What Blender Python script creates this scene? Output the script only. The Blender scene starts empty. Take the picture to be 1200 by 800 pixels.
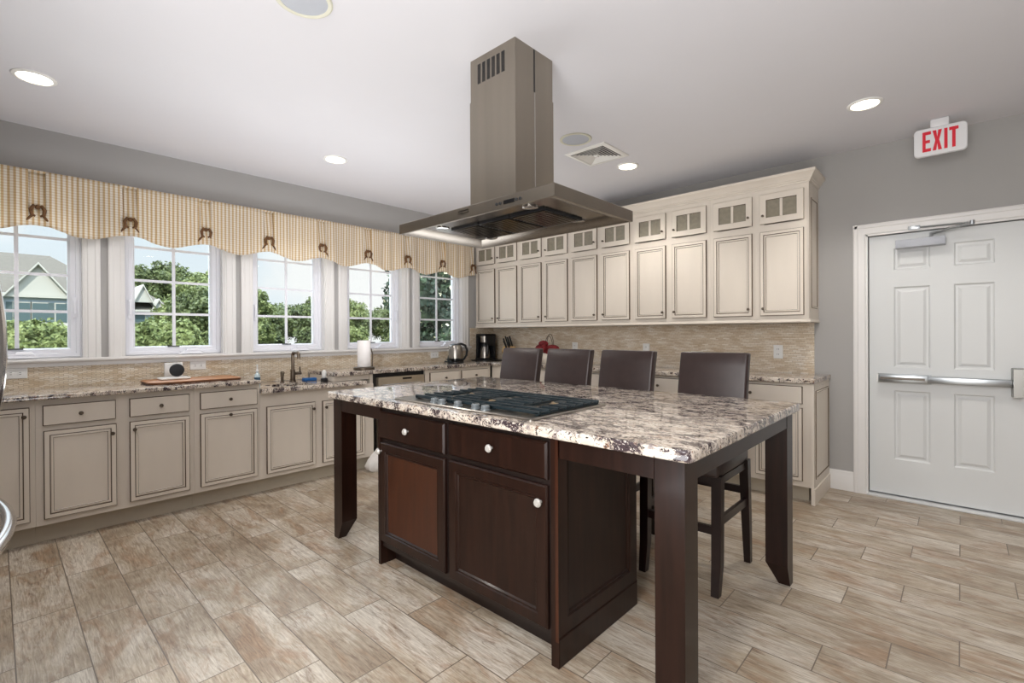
import bpy, bmesh, math, random
from mathutils import Vector, Matrix, noise
random.seed(7)
PI = math.pi
scene = bpy.context.scene
COL = scene.collection

# ------------------------------------------------------------------ camera
F_PX, CY = 565.1229, 392.7279
YAW, PIT, ROL = 0.7498, -0.0036, 0.0053
fwd = Vector((-math.sin(YAW), math.cos(YAW), 0)); rgt = Vector((math.cos(YAW), math.sin(YAW), 0)); dn = Vector((0, 0, -1))
c, s = math.cos(PIT), math.sin(PIT); fwd, dn = c*fwd - s*dn, c*dn + s*fwd
c, s = math.cos(ROL), math.sin(ROL); rgt, dn = c*rgt + s*dn, c*dn - s*rgt
cam = bpy.data.cameras.new('camera'); camo = bpy.data.objects.new('camera', cam); COL.objects.link(camo)
camo.matrix_world = Matrix(((rgt.x, -dn.x, -fwd.x, 4.678), (rgt.y, -dn.y, -fwd.y, -4.652), (rgt.z, -dn.z, -fwd.z, 1.27), (0, 0, 0, 1)))
cam.sensor_width = 36; cam.lens = F_PX*36/1200; cam.shift_y = (CY-400)/1200; cam.clip_start = .05; cam.clip_end = 400
scene.camera = camo

# ------------------------------------------------------------------ light and exposure
EXPOSURE = 0.20
SUN_E, SKY_LOW, SKY_HIGH = 7.0, 0.90, 5.5
SPOT_W, REAR_FILL_W, UP_FILL_W, SILL_FILL_W = 44.0, 145.0, 80.0, 20.0
vs = scene.view_settings
vs.view_transform = 'Standard'; vs.look = 'None'; vs.gamma = 1; vs.exposure = EXPOSURE; vs.use_curve_mapping = False

def lin(h):
    v = [int(h[i:i+2], 16)/255 for i in (0, 2, 4)]
    return tuple((x/12.92 if x <= .04045 else ((x+.055)/1.055)**2.4) for x in v) + (1,)

world = bpy.data.worlds.new('sky'); scene.world = world; world.use_nodes = True
nt = world.node_tree; nt.nodes.clear()
def N(nt, t, **kw):
    n = nt.nodes.new(t)
    for k, v in kw.items():
        if k.startswith('i_'):
            n.inputs[k[2:].replace('_', ' ')].default_value = v
        else: setattr(n, k, v)
    return n
def L(nt, a, b): nt.links.new(a, b)
tc = N(nt, 'ShaderNodeTexCoord'); sep = N(nt, 'ShaderNodeSeparateXYZ'); L(nt, tc.outputs['Generated'], sep.inputs[0])
r1 = N(nt, 'ShaderNodeValToRGB'); L(nt, sep.outputs['Z'], r1.inputs[0])
e = r1.color_ramp.elements; e[0].position = 0; e[0].color = lin('f2f9fd'); e[1].position = .45; e[1].color = lin('cbe4f8')
ns = N(nt, 'ShaderNodeTexNoise', i_Scale=3.2, i_Detail=5.0); L(nt, tc.outputs['Generated'], ns.inputs['Vector'])
cr = N(nt, 'ShaderNodeValToRGB'); L(nt, ns.outputs['Fac'], cr.inputs[0]); cr.color_ramp.elements[0].position = .47; cr.color_ramp.elements[1].position = .6
mx = N(nt, 'ShaderNodeMix', data_type='RGBA'); L(nt, cr.outputs[0], mx.inputs[0]); L(nt, r1.outputs[0], mx.inputs[6]); mx.inputs[7].default_value = (1, 1, 1, 1)
mr = N(nt, 'ShaderNodeMapRange', i_From_Min=.22, i_From_Max=.6, i_To_Min=SKY_LOW, i_To_Max=SKY_HIGH); L(nt, sep.outputs['Z'], mr.inputs['Value'])
bg = N(nt, 'ShaderNodeBackground'); L(nt, mx.outputs[2], bg.inputs['Color']); L(nt, mr.outputs[0], bg.inputs['Strength'])
wo = N(nt, 'ShaderNodeOutputWorld'); L(nt, bg.outputs[0], wo.inputs[0])

def light(name, kind, loc, rot, energy, color=(1, 1, 1), **kw):
    l = bpy.data.lights.new(name, kind); l.energy = energy; l.color = color
    for k, v in kw.items(): setattr(l, k, v)
    o = bpy.data.objects.new(name, l); o.location = loc; o.rotation_euler = rot; COL.objects.link(o); return o
sd = Vector((-.52, .42, -.80)).normalized()
sun = light('sun', 'SUN', (20, -15, 30), (0, 0, 0), SUN_E, (1, .95, .86), angle=.01)
sun.rotation_euler = sd.to_track_quat('-Z', 'Y').to_euler()
# added fill lamp standing in for room lights behind the camera
light('rear_room_fill', 'AREA', (4.3, -6.9, 2.66), (0, 0, 0), REAR_FILL_W, (.97, .985, 1), shape='RECTANGLE', size=4.0, size_y=3.2)
light('ceiling_fill', 'AREA', (4.6, -4.9, .45), (math.radians(180), 0, 0), UP_FILL_W, (.93, .96, 1), shape='RECTANGLE', size=2.2, size_y=1.6)  # added upward lamp that brightens the ceiling, no fixture there
light('window_side_fill', 'AREA', (1.2, -2.7, .95), (math.radians(180), 0, 0), SILL_FILL_W, (.96, .97, 1), shape='RECTANGLE', size=.8, size_y=2.6)  # added upward lamp standing in for daylight bounced near the windows
fl = light('front_fill', 'AREA', (4.5, -6.5, 1.75), (0, 0, 0), 70.0, (1, .985, .96), shape='DISK', size=1.8)  # added soft lamp to brighten surfaces that face the camera
fl.rotation_euler = Vector((-.50, .86, -.10)).to_track_quat('-Z', 'Y').to_euler()
WIN = [-4.545, -3.635, -2.726, -1.812, -.899]                     # window centres on the window wall
for y in WIN:
    p = light('window_portal', 'AREA', (-.16, y, 1.70), (0, math.radians(-90), 0), 1, shape='RECTANGLE', size=1.06, size_y=.53)
    p.data.cycles.is_portal = True

# ------------------------------------------------------------------ materials
MAT = {}
def mat(name, col, rough=.5, metal=0, spec=.5, var=0, scale=8, bump=0, bscale=40, stretch=(1, 1, 1), coat=0, emit=None, es=0):
    m = bpy.data.materials.new(name); m.use_nodes = True; nt = m.node_tree; b = nt.nodes['Principled BSDF']
    colr = lin(col) if isinstance(col, str) else col
    b.inputs['Base Color'].default_value = colr; b.inputs['Roughness'].default_value = rough; b.inputs['Metallic'].default_value = metal
    b.inputs['Specular IOR Level'].default_value = spec; b.inputs['Coat Weight'].default_value = coat; b.inputs['Coat Roughness'].default_value = .12
    tcn = N(nt, 'ShaderNodeTexCoord'); mp = N(nt, 'ShaderNodeMapping'); mp.inputs['Scale'].default_value = stretch; L(nt, tcn.outputs['Object'], mp.inputs[0])
    if var:
        n = N(nt, 'ShaderNodeTexNoise', i_Scale=scale, i_Detail=4.0); L(nt, mp.outputs[0], n.inputs['Vector'])
        rr = N(nt, 'ShaderNodeValToRGB'); L(nt, n.outputs['Fac'], rr.inputs[0])
        rr.color_ramp.elements[0].position = .3; rr.color_ramp.elements[1].position = .7
        rr.color_ramp.elements[0].color = tuple(max(0, x*(1-var)) for x in colr[:3])+(1,); rr.color_ramp.elements[1].color = tuple(min(1, x*(1+var)) for x in colr[:3])+(1,)
        L(nt, rr.outputs[0], b.inputs['Base Color'])
    if bump:
        n2 = N(nt, 'ShaderNodeTexNoise', i_Scale=bscale, i_Detail=3.0); L(nt, mp.outputs[0], n2.inputs['Vector'])
        bp = N(nt, 'ShaderNodeBump', i_Strength=bump, i_Distance=.004); L(nt, n2.outputs['Fac'], bp.inputs['Height']); L(nt, bp.outputs[0], b.inputs['Normal'])
    if emit:
        b.inputs['Emission Color'].default_value = lin(emit); b.inputs['Emission Strength'].default_value = es
    MAT[name] = m; return m
mat('wall_paint', 'a8a6a4', .85, var=.02, scale=2, bump=.03, bscale=200)
mat('wall_unlit', '6d6761', .85, var=.02, scale=2)  # unseen right wall, coloured dark to stand for an unlit room side
mat('ceiling_paint', 'dddce0', .9, var=.01, scale=2)
mat('trim_white', 'e2e0de', .4)
mat('vinyl_white', 'e8e9f0', .35)
mat('door_white', 'd6d8d8', .42)
mat('cream', 'e0d6c9', .42, var=.04, scale=5, stretch=(1, 1, .3))
mat('glaze_and_shade', '5f4d3b', .6, var=.15, scale=9)  # glaze in the grooves; also a painted shadow outline round doors and drawers
mat('cream_inside', '9c8f7a', .7)
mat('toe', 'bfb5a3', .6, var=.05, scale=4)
mat('espresso', '22110b', .34, spec=.28, var=.35, scale=6, stretch=(6, 6, .5), coat=.08)
mat('espresso_red', '3c1c0d', .34, spec=.4, var=.3, scale=5, stretch=(5, 5, .5), coat=.1)  # redder tone than the espresso, for one door panel and an edge
mat('espresso_dark', '170b08', .45, var=.2, scale=6, stretch=(6, 6, .5))
mat('leather', '372a28', .36, var=.10, scale=20, bump=.15, bscale=260)
mat('stool_wood', '1d0b08', .36, var=.25, scale=8, stretch=(5, 5, .6), coat=.08)
mat('steel', 'a6a19a', .30, 1, var=.06, scale=14, stretch=(1, 1, .03))
mat('hood_steel', '9c9488', .27, 1, var=.05, scale=14, stretch=(1, 1, .03))
mat('appliance_steel', 'b3a692', .36, .7)
mat('case_steel', '8c8a86', .32, 1)
mat('bar_steel', 'b4b8bb', .3, 1)
mat('steel_under', '8e867c', .14, 1, var=.10, scale=4)
mat('steel_dark', '5a544e', .3, 1, var=.1, scale=10)
mat('chrome', 'd8d8d8', .12, 1)
mat('nickel', '7d7164', .32, 1, var=.1, scale=30)
mat('pewter', '64594e', .36, .8, var=.1, scale=30)
mat('black_plastic', '17181b', .35, var=.1, scale=10)
mat('black_gloss', '0c0c0e', .12)
mat('iron', '16242a', .5, var=.25, scale=18, bump=.3, bscale=120)
mat('brass_burner', 'b7a183', .4, .6, var=.1, scale=20)
mat('closer_grey', 'aeb1b9', .4)
mat('plastic_white', 'e8e8e6', .35)
mat('slot_dark', '4b4a4a', .6)
mat('clear_knob', '8d9498', .12, .5, var=.1, scale=40)
mat('glass_knob', 'c9c6c0', .12, .25)
mat('red_letters', 'dd1630', .5)
mat('sign_white', 'e6e6e8', .4)
mat('lamp_disc', 'fff4df', .4, emit='fff3dc', es=9)
mat('speaker_mesh', 'bcc0c8', .6, bump=.4, bscale=500)
mat('speaker_ring', 'd8d6c4', .5)
mat('wood_board', 'b07d55', .5, var=.2, scale=8, stretch=(6, .6, 6))
mat('board_edge', '6b4329', .5, var=.2, scale=8)
mat('paper', 'f0ecea', .8, bump=.3, bscale=90)
mat('red_velvet', '6a0910', .8, var=.4, scale=22, bump=.3, bscale=80)
mat('cloth_pale', 'd9cfc0', .8, var=.08, scale=12)
mat('blue_plastic', '1c5c9c', .45)
mat('bottle_clear', 'c9dbe2', .15, var=.05, scale=12)
mat('bottle_label', '3f5d74', .4, var=.3, scale=35)
mat('bag_white', 'dedad6', .5, var=.08, scale=14, bump=.4, bscale=40)
mat('gap_black', '1a1a1a', .7)  # black for the painted shade of the door gap and ceiling vent
mat('knife_wood', 'cda566', .5, var=.15, scale=10, stretch=(4, 4, .5))
mat('siding', '8a96a0', .7, var=.04, scale=1)
mat('house_trim', '96958f', .6, var=.02, scale=1)
mat('roofing', '4d4943', .9, var=.10, scale=5, bump=.3, bscale=20)
mat('far_glass', '3f4f52', .3)
mat('shutter', '3b4a4c', .7, var=.1, scale=3)
mat('bounce_pale', 'e6e0d6', .9, var=.06, scale=2)
mat('lawn', '4c4f36', .95, var=.25, scale=3)
mat('bark', '4b3b2c', .9, var=.3, scale=8, bump=.5, bscale=15)
mat('blossom', 'e6e4c4', .7)
mat('fluor_white', 'f5f4f0', .4)
mat('grout_none', 'd8d0c4', .8)

def leafmat(name, dark, mid, light_):
    m = bpy.data.materials.new(name); m.use_nodes = True; nt = m.node_tree; b = nt.nodes['Principled BSDF']
    b.inputs['Roughness'].default_value = .55; b.inputs['Specular IOR Level'].default_value = .3
    g = N(nt, 'ShaderNodeNewGeometry'); n = N(nt, 'ShaderNodeTexNoise', i_Scale=1.3, i_Detail=6.0, i_Roughness=.75); L(nt, g.outputs['Position'], n.inputs['Vector'])
    r = N(nt, 'ShaderNodeValToRGB'); L(nt, n.outputs['Fac'], r.inputs[0]); el = r.color_ramp.elements
    el[0].position = .33; el[0].color = lin(dark); el[1].position = .68; el[1].color = lin(light_); m2 = el.new(.5); m2.color = lin(mid)
    L(nt, r.outputs[0], b.inputs['Base Color'])
    tr = N(nt, 'ShaderNodeBsdfTranslucent'); L(nt, r.outputs[0], tr.inputs['Color']); ms = N(nt, 'ShaderNodeMixShader'); ms.inputs[0].default_value = .25
    L(nt, b.outputs[0], ms.inputs[1]); L(nt, tr.outputs[0], ms.inputs[2]); L(nt, ms.outputs[0], nt.nodes['Material Output'].inputs[0])
    MAT[name] = m
leafmat('leaf_bright', '435030', '667144', '8f9868')
leafmat('leaf_mid', '323d28', '4f5a37', '7a8356')
leafmat('leaf_dark', '182620', '26352a', '44573c')

def glassmat(name, tint=(1, 1, 1, 1), refl=.9):
    m = bpy.data.materials.new(name); m.use_nodes = True; nt = m.node_tree; nt.nodes.remove(nt.nodes['Principled BSDF'])
    t = N(nt, 'ShaderNodeBsdfTransparent'); t.inputs[0].default_value = tint
    g = N(nt, 'ShaderNodeBsdfGlossy'); g.inputs['Roughness'].default_value = .01
    f = N(nt, 'ShaderNodeFresnel', i_IOR=1.35); ms = N(nt, 'ShaderNodeMixShader')
    mm = N(nt, 'ShaderNodeMath', operation='MULTIPLY'); L(nt, f.outputs[0], mm.inputs[0]); mm.inputs[1].default_value = refl
    L(nt, mm.outputs[0], ms.inputs[0]); L(nt, t.outputs[0], ms.inputs[1]); L(nt, g.outputs[0], ms.inputs[2])
    L(nt, ms.outputs[0], nt.nodes['Material Output'].inputs[0]); MAT[name] = m
glassmat('window_glass', (.97, .985, .98, 1))
mat('cabinet_glass', '8f8878', .12, var=.12, scale=30)

def granite():
    m = bpy.data.materials.new('granite'); m.use_nodes = True; nt = m.node_tree; b = nt.nodes['Principled BSDF']
    g = N(nt, 'ShaderNodeNewGeometry'); mp = N(nt, 'ShaderNodeMapping'); mp.inputs['Rotation'].default_value = (.2, .1, .7); mp.inputs['Scale'].default_value = (1.0, 1.9, 1.3)
    L(nt, g.outputs['Position'], mp.inputs[0])
    def noi(sc, det=5.0, rg=.6, dist=0.0):
        n = N(nt, 'ShaderNodeTexNoise', i_Scale=sc, i_Detail=det, i_Roughness=rg, i_Distortion=dist); L(nt, mp.outputs[0], n.inputs['Vector']); return n.outputs['Fac']
    def ramp(fac, p0, p1, c0=(0, 0, 0, 1), c1=(1, 1, 1, 1)):
        r = N(nt, 'ShaderNodeValToRGB'); L(nt, fac, r.inputs[0]); r.color_ramp.elements[0].position = p0; r.color_ramp.elements[1].position = p1
        r.color_ramp.elements[0].color = c0; r.color_ramp.elements[1].color = c1; return r.outputs[0]
    def mix(fac, a, bcol):
        x = N(nt, 'ShaderNodeMix', data_type='RGBA'); L(nt, fac, x.inputs[0])
        if isinstance(a, tuple): x.inputs[6].default_value = a
        else: L(nt, a, x.inputs[6])
        if isinstance(bcol, tuple): x.inputs[7].default_value = bcol
        else: L(nt, bcol, x.inputs[7])
        return x.outputs[2]
    base = ramp(noi(8, 6.0), .35, .65, lin('bfb0a0'), lin('e2d8cb'))
    base = mix(ramp(noi(14, 5.0, .65, .8), .52, .60), base, lin('948883'))
    base = mix(ramp(noi(30, 3.0), .60, .66), base, lin('8a6a57'))
    ma = N(nt, 'ShaderNodeMath', operation='MULTIPLY_ADD'); L(nt, noi(7.5, 4.0, .6, 1.0), ma.inputs[0]); ma.inputs[1].default_value = .62
    mb = N(nt, 'ShaderNodeMath', operation='MULTIPLY'); L(nt, noi(30, 5.0, .75, 1.5), mb.inputs[0]); mb.inputs[1].default_value = .55; L(nt, mb.outputs[0], ma.inputs[2])
    base = mix(ramp(ma.outputs[0], .608, .640), base, lin('43383b'))
    base = mix(ramp(noi(19, 6.0, .75, 1.6), .575, .605), base, lin('4a3f42'))
    base = mix(ramp(noi(55, 3.0, .7), .58, .62), base, lin('262023'))
    base = mix(ramp(noi(48, 3.0, .7, 2.0), .62, .66), base, lin('eee7de'))
    L(nt, base, b.inputs['Base Color']); b.inputs['Roughness'].default_value = .06; b.inputs['Specular IOR Level'].default_value = .6
    MAT['granite'] = m
granite()

def floor_tiles():
    m = bpy.data.materials.new('floor_tiles'); m.use_nodes = True; nt = m.node_tree; b = nt.nodes['Principled BSDF']
    g = N(nt, 'ShaderNodeNewGeometry'); sp = N(nt, 'ShaderNodeSeparateXYZ'); L(nt, g.outputs['Position'], sp.inputs[0])
    def M(op, a, bb=None, cc=None):
        n = N(nt, 'ShaderNodeMath', operation=op)
        for i, v in enumerate((a, bb, cc)):
            if v is None: continue
            if isinstance(v, (int, float)): n.inputs[i].default_value = v
            else: L(nt, v, n.inputs[i])
        return n.outputs[0]
    W, LEN, ST = .2031, .61, .2033
    yy = M('DIVIDE', M('ADD', sp.outputs['Y'], 4.604), W); row = M('FLOOR', yy); fy = M('SUBTRACT', yy, row)
    xx = M('DIVIDE', M('SUBTRACT', M('SUBTRACT', sp.outputs['X'], 1.622), M('MULTIPLY', row, ST)), LEN); colm = M('FLOOR', xx); fx = M('SUBTRACT', xx, colm)
    ey = M('MULTIPLY', M('MINIMUM', fy, M('SUBTRACT', 1, fy)), W); ex = M('MULTIPLY', M('MINIMUM', fx, M('SUBTRACT', 1, fx)), LEN)
    gr = M('LESS_THAN', M('MINIMUM', ex, ey), .0022)
    cmb = N(nt, 'ShaderNodeCombineXYZ'); L(nt, row, cmb.inputs[0]); L(nt, colm, cmb.inputs[1])
    wn = N(nt, 'ShaderNodeTexWhiteNoise'); L(nt, cmb.outputs[0], wn.inputs['Vector'])
    off = N(nt, 'ShaderNodeVectorMath', operation='SCALE'); off.inputs['Scale'].default_value = 17.0; L(nt, wn.outputs['Color'], off.inputs[0])
    ad = N(nt, 'ShaderNodeVectorMath', operation='ADD'); L(nt, g.outputs['Position'], ad.inputs[0]); L(nt, off.outputs[0], ad.inputs[1])
    def noi(sc, st, det=5.0, dist=0.0, rg=.6):
        mp = N(nt, 'ShaderNodeMapping'); mp.inputs['Scale'].default_value = st; L(nt, ad.outputs[0], mp.inputs[0])
        n = N(nt, 'ShaderNodeTexNoise', i_Scale=sc, i_Detail=det, i_Distortion=dist, i_Roughness=rg); L(nt, mp.outputs[0], n.inputs['Vector']); return n.outputs['Fac']
    def ramp(fac, stops):
        r = N(nt, 'ShaderNodeValToRGB'); L(nt, fac, r.inputs[0]); el = r.color_ramp.elements
        el[0].position, el[0].color = stops[0]; el[1].position, el[1].color = stops[-1]
        for p, cc in stops[1:-1]: el.new(p).color = cc
        return r.outputs[0]
    def mix(fac, a, c2, t='MIX'):
        x = N(nt, 'ShaderNodeMix', data_type='RGBA', blend_type=t)
        if isinstance(fac, float): x.inputs[0].default_value = fac
        else: L(nt, fac, x.inputs[0])
        L(nt, a, x.inputs[6])
        if isinstance(c2, tuple): x.inputs[7].default_value = c2
        else: L(nt, c2, x.inputs[7])
        return x.outputs[2]
    base = ramp(noi(2.2, (1, 1.9, 1), 6.0, .5), [(.32, lin('a3927e')), (.46, lin('bdaf9b')), (.60, lin('d6cdbf'))])
    blot = ramp(noi(3.0, (1, 2.6, 1), 5.0, 1.2, .65), [(.50, (0, 0, 0, 1)), (.66, (1, 1, 1, 1))])
    base = mix(M('MULTIPLY', blot, .58), base, lin('a5805f'))
    streak = ramp(noi(3.4, (1.3, 8, 1), 7.0, 1.2, .75), [(.53, (0, 0, 0, 1)), (.68, (1, 1, 1, 1))])
    base = mix(M('MULTIPLY', streak, .72), base, lin('7d6250'))
    fine = ramp(noi(7, (1.0, 12, 1), 6.0, 1.4, .7), [(.38, lin('c4beb8')), (.62, (1, 1, 1, 1))])
    base = mix(.85, base, fine, 'MULTIPLY')
    kn = ramp(noi(7, (1, 3, 1), 5.0, 2.5, .7), [(.62, (0, 0, 0, 1)), (.72, (1, 1, 1, 1))])
    base = mix(M('MULTIPLY', kn, .55), base, lin('54453a'))
    tint = M('MULTIPLY_ADD', wn.outputs['Value'], .12, .88)
    cb = N(nt, 'ShaderNodeCombineColor'); [L(nt, tint, cb.inputs[i]) for i in range(3)]
    base = mix(1.0, base, cb.outputs[0], 'MULTIPLY')
    base = mix(gr, base, lin('6e6256'))
    L(nt, base, b.inputs['Base Color']); b.inputs['Roughness'].default_value = .38; b.inputs['Specular IOR Level'].default_value = .45
    bp = N(nt, 'ShaderNodeBump', i_Strength=.4, i_Distance=.002); L(nt, M('SUBTRACT', 1, gr), bp.inputs['Height']); L(nt, bp.outputs[0], b.inputs['Normal'])
    MAT['floor_tiles'] = m
floor_tiles()

def mosaic(name, along, wave, c0, c1, c2, h=.0125, w=.055):
    m = bpy.data.materials.new(name); m.use_nodes = True; nt = m.node_tree; b = nt.nodes['Principled BSDF']
    g = N(nt, 'ShaderNodeNewGeometry'); sp = N(nt, 'ShaderNodeSeparateXYZ'); L(nt, g.outputs['Position'], sp.inputs[0])
    def M(op, a, bb=None, cc=None):
        n = N(nt, 'ShaderNodeMath', operation=op)
        for i, v in enumerate((a, bb, cc)):
            if v is None: continue
            if isinstance(v, (int, float)): n.inputs[i].default_value = v
            else: L(nt, v, n.inputs[i])
        return n.outputs[0]
    if along == 'YX': U = M('SUBTRACT', sp.outputs['Y'], sp.outputs['X'])
    else: U = sp.outputs[along]
    zz = M('ADD', sp.outputs['Z'], M('MULTIPLY', M('SINE', M('MULTIPLY', U, 2*PI/w)), wave))
    yy = M('DIVIDE', zz, h); row = M('FLOOR', yy); fy = M('SUBTRACT', yy, row)
    xx = M('ADD', M('DIVIDE', U, w), M('MULTIPLY', row, .37 if not wave else .5)); colm = M('FLOOR', xx); fx = M('SUBTRACT', xx, colm)
    d = M('MINIMUM', M('MULTIPLY', M('MINIMUM', fy, M('SUBTRACT', 1, fy)), h), M('MULTIPLY', M('MINIMUM', fx, M('SUBTRACT', 1, fx)), w))
    gr = M('LESS_THAN', d, .0011)
    cmb = N(nt, 'ShaderNodeCombineXYZ'); L(nt, row, cmb.inputs[0]); L(nt, colm, cmb.inputs[1])
    wn = N(nt, 'ShaderNodeTexWhiteNoise'); L(nt, cmb.outputs[0], wn.inputs['Vector'])
    r = N(nt, 'ShaderNodeValToRGB'); L(nt, wn.outputs['Value'], r.inputs[0]); el = r.color_ramp.elements
    el[0].color = lin(c0); el[1].color = lin(c2); el.new(.5).color = lin(c1)
    n = N(nt, 'ShaderNodeTexNoise', i_Scale=7.0, i_Detail=4.0); L(nt, g.outputs['Position'], n.inputs['Vector'])
    rr = N(nt, 'ShaderNodeValToRGB'); L(nt, n.outputs['Fac'], rr.inputs[0]); rr.color_ramp.elements[0].position = .3; rr.color_ramp.elements[0].color = lin('ebe2d6'); rr.color_ramp.elements[1].position = .65; rr.color_ramp.elements[1].color = (1, 1, 1, 1)
    x = N(nt, 'ShaderNodeMix', data_type='RGBA', blend_type='MULTIPLY'); x.inputs[0].default_value = 1; L(nt, r.outputs[0], x.inputs[6]); L(nt, rr.outputs[0], x.inputs[7])
    y = N(nt, 'ShaderNodeMix', data_type='RGBA'); L(nt, gr, y.inputs[0]); L(nt, x.outputs[2], y.inputs[6]); y.inputs[7].default_value = lin('a8947c')
    L(nt, y.outputs[2], b.inputs['Base Color']); b.inputs['Roughness'].default_value = .38
    bp = N(nt, 'ShaderNodeBump', i_Strength=.6, i_Distance=.003); L(nt, M('SUBTRACT', 1, gr), bp.inputs['Height']); L(nt, bp.outputs[0], b.inputs['Normal'])
    MAT[name] = m
mosaic('mosaic_wave', 'YX', .0035, 'd8c8ae', 'e8dcc8', 'f2ebdf', .0135, .05)
mosaic('mosaic_strip', 'X', 0, 'd8c7af', 'e8dcc9', 'f2ebe0', .0115, .062)

def fabric():
    m = bpy.data.materials.new('checked_fabric'); m.use_nodes = True; nt = m.node_tree; b = nt.nodes['Principled BSDF']; b.inputs['Roughness'].default_value = .85
    g = N(nt, 'ShaderNodeNewGeometry'); sp = N(nt, 'ShaderNodeSeparateXYZ'); L(nt, g.outputs['Position'], sp.inputs[0])
    def wavef(sock, p, pw):
        n = N(nt, 'ShaderNodeMath', operation='MULTIPLY'); L(nt, sock, n.inputs[0]); n.inputs[1].default_value = 2*PI/p
        s_ = N(nt, 'ShaderNodeMath', operation='SINE'); L(nt, n.outputs[0], s_.inputs[0])
        r = N(nt, 'ShaderNodeMapRange', i_From_Min=pw, i_From_Max=pw+.35); L(nt, s_.outputs[0], r.inputs['Value']); return r.outputs[0]
    v = wavef(sp.outputs['Y'], .0285, .0); h = wavef(sp.outputs['Z'], .0185, .2)
    a = N(nt, 'ShaderNodeMix', data_type='RGBA'); L(nt, v, a.inputs[0]); a.inputs[6].default_value = lin('f7f1e6'); a.inputs[7].default_value = lin('dcc39a')
    hh = N(nt, 'ShaderNodeMath', operation='MULTIPLY'); L(nt, h, hh.inputs[0]); hh.inputs[1].default_value = .38
    c2 = N(nt, 'ShaderNodeMix', data_type='RGBA', blend_type='MULTIPLY'); L(nt, hh.outputs[0], c2.inputs[0]); L(nt, a.outputs[2], c2.inputs[6]); c2.inputs[7].default_value = lin('d6bd98')
    L(nt, c2.outputs[2], b.inputs['Base Color'])
    tr = N(nt, 'ShaderNodeBsdfTranslucent'); L(nt, c2.outputs[2], tr.inputs['Color']); ms = N(nt, 'ShaderNodeMixShader'); ms.inputs[0].default_value = .3
    L(nt, b.outputs[0], ms.inputs[1]); L(nt, tr.outputs[0], ms.inputs[2]); L(nt, ms.outputs[0], nt.nodes['Material Output'].inputs[0])
    MAT['checked_fabric'] = m
fabric()
mat('tie_brown', '6b4a2c', .8, var=.35, scale=40)

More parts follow.
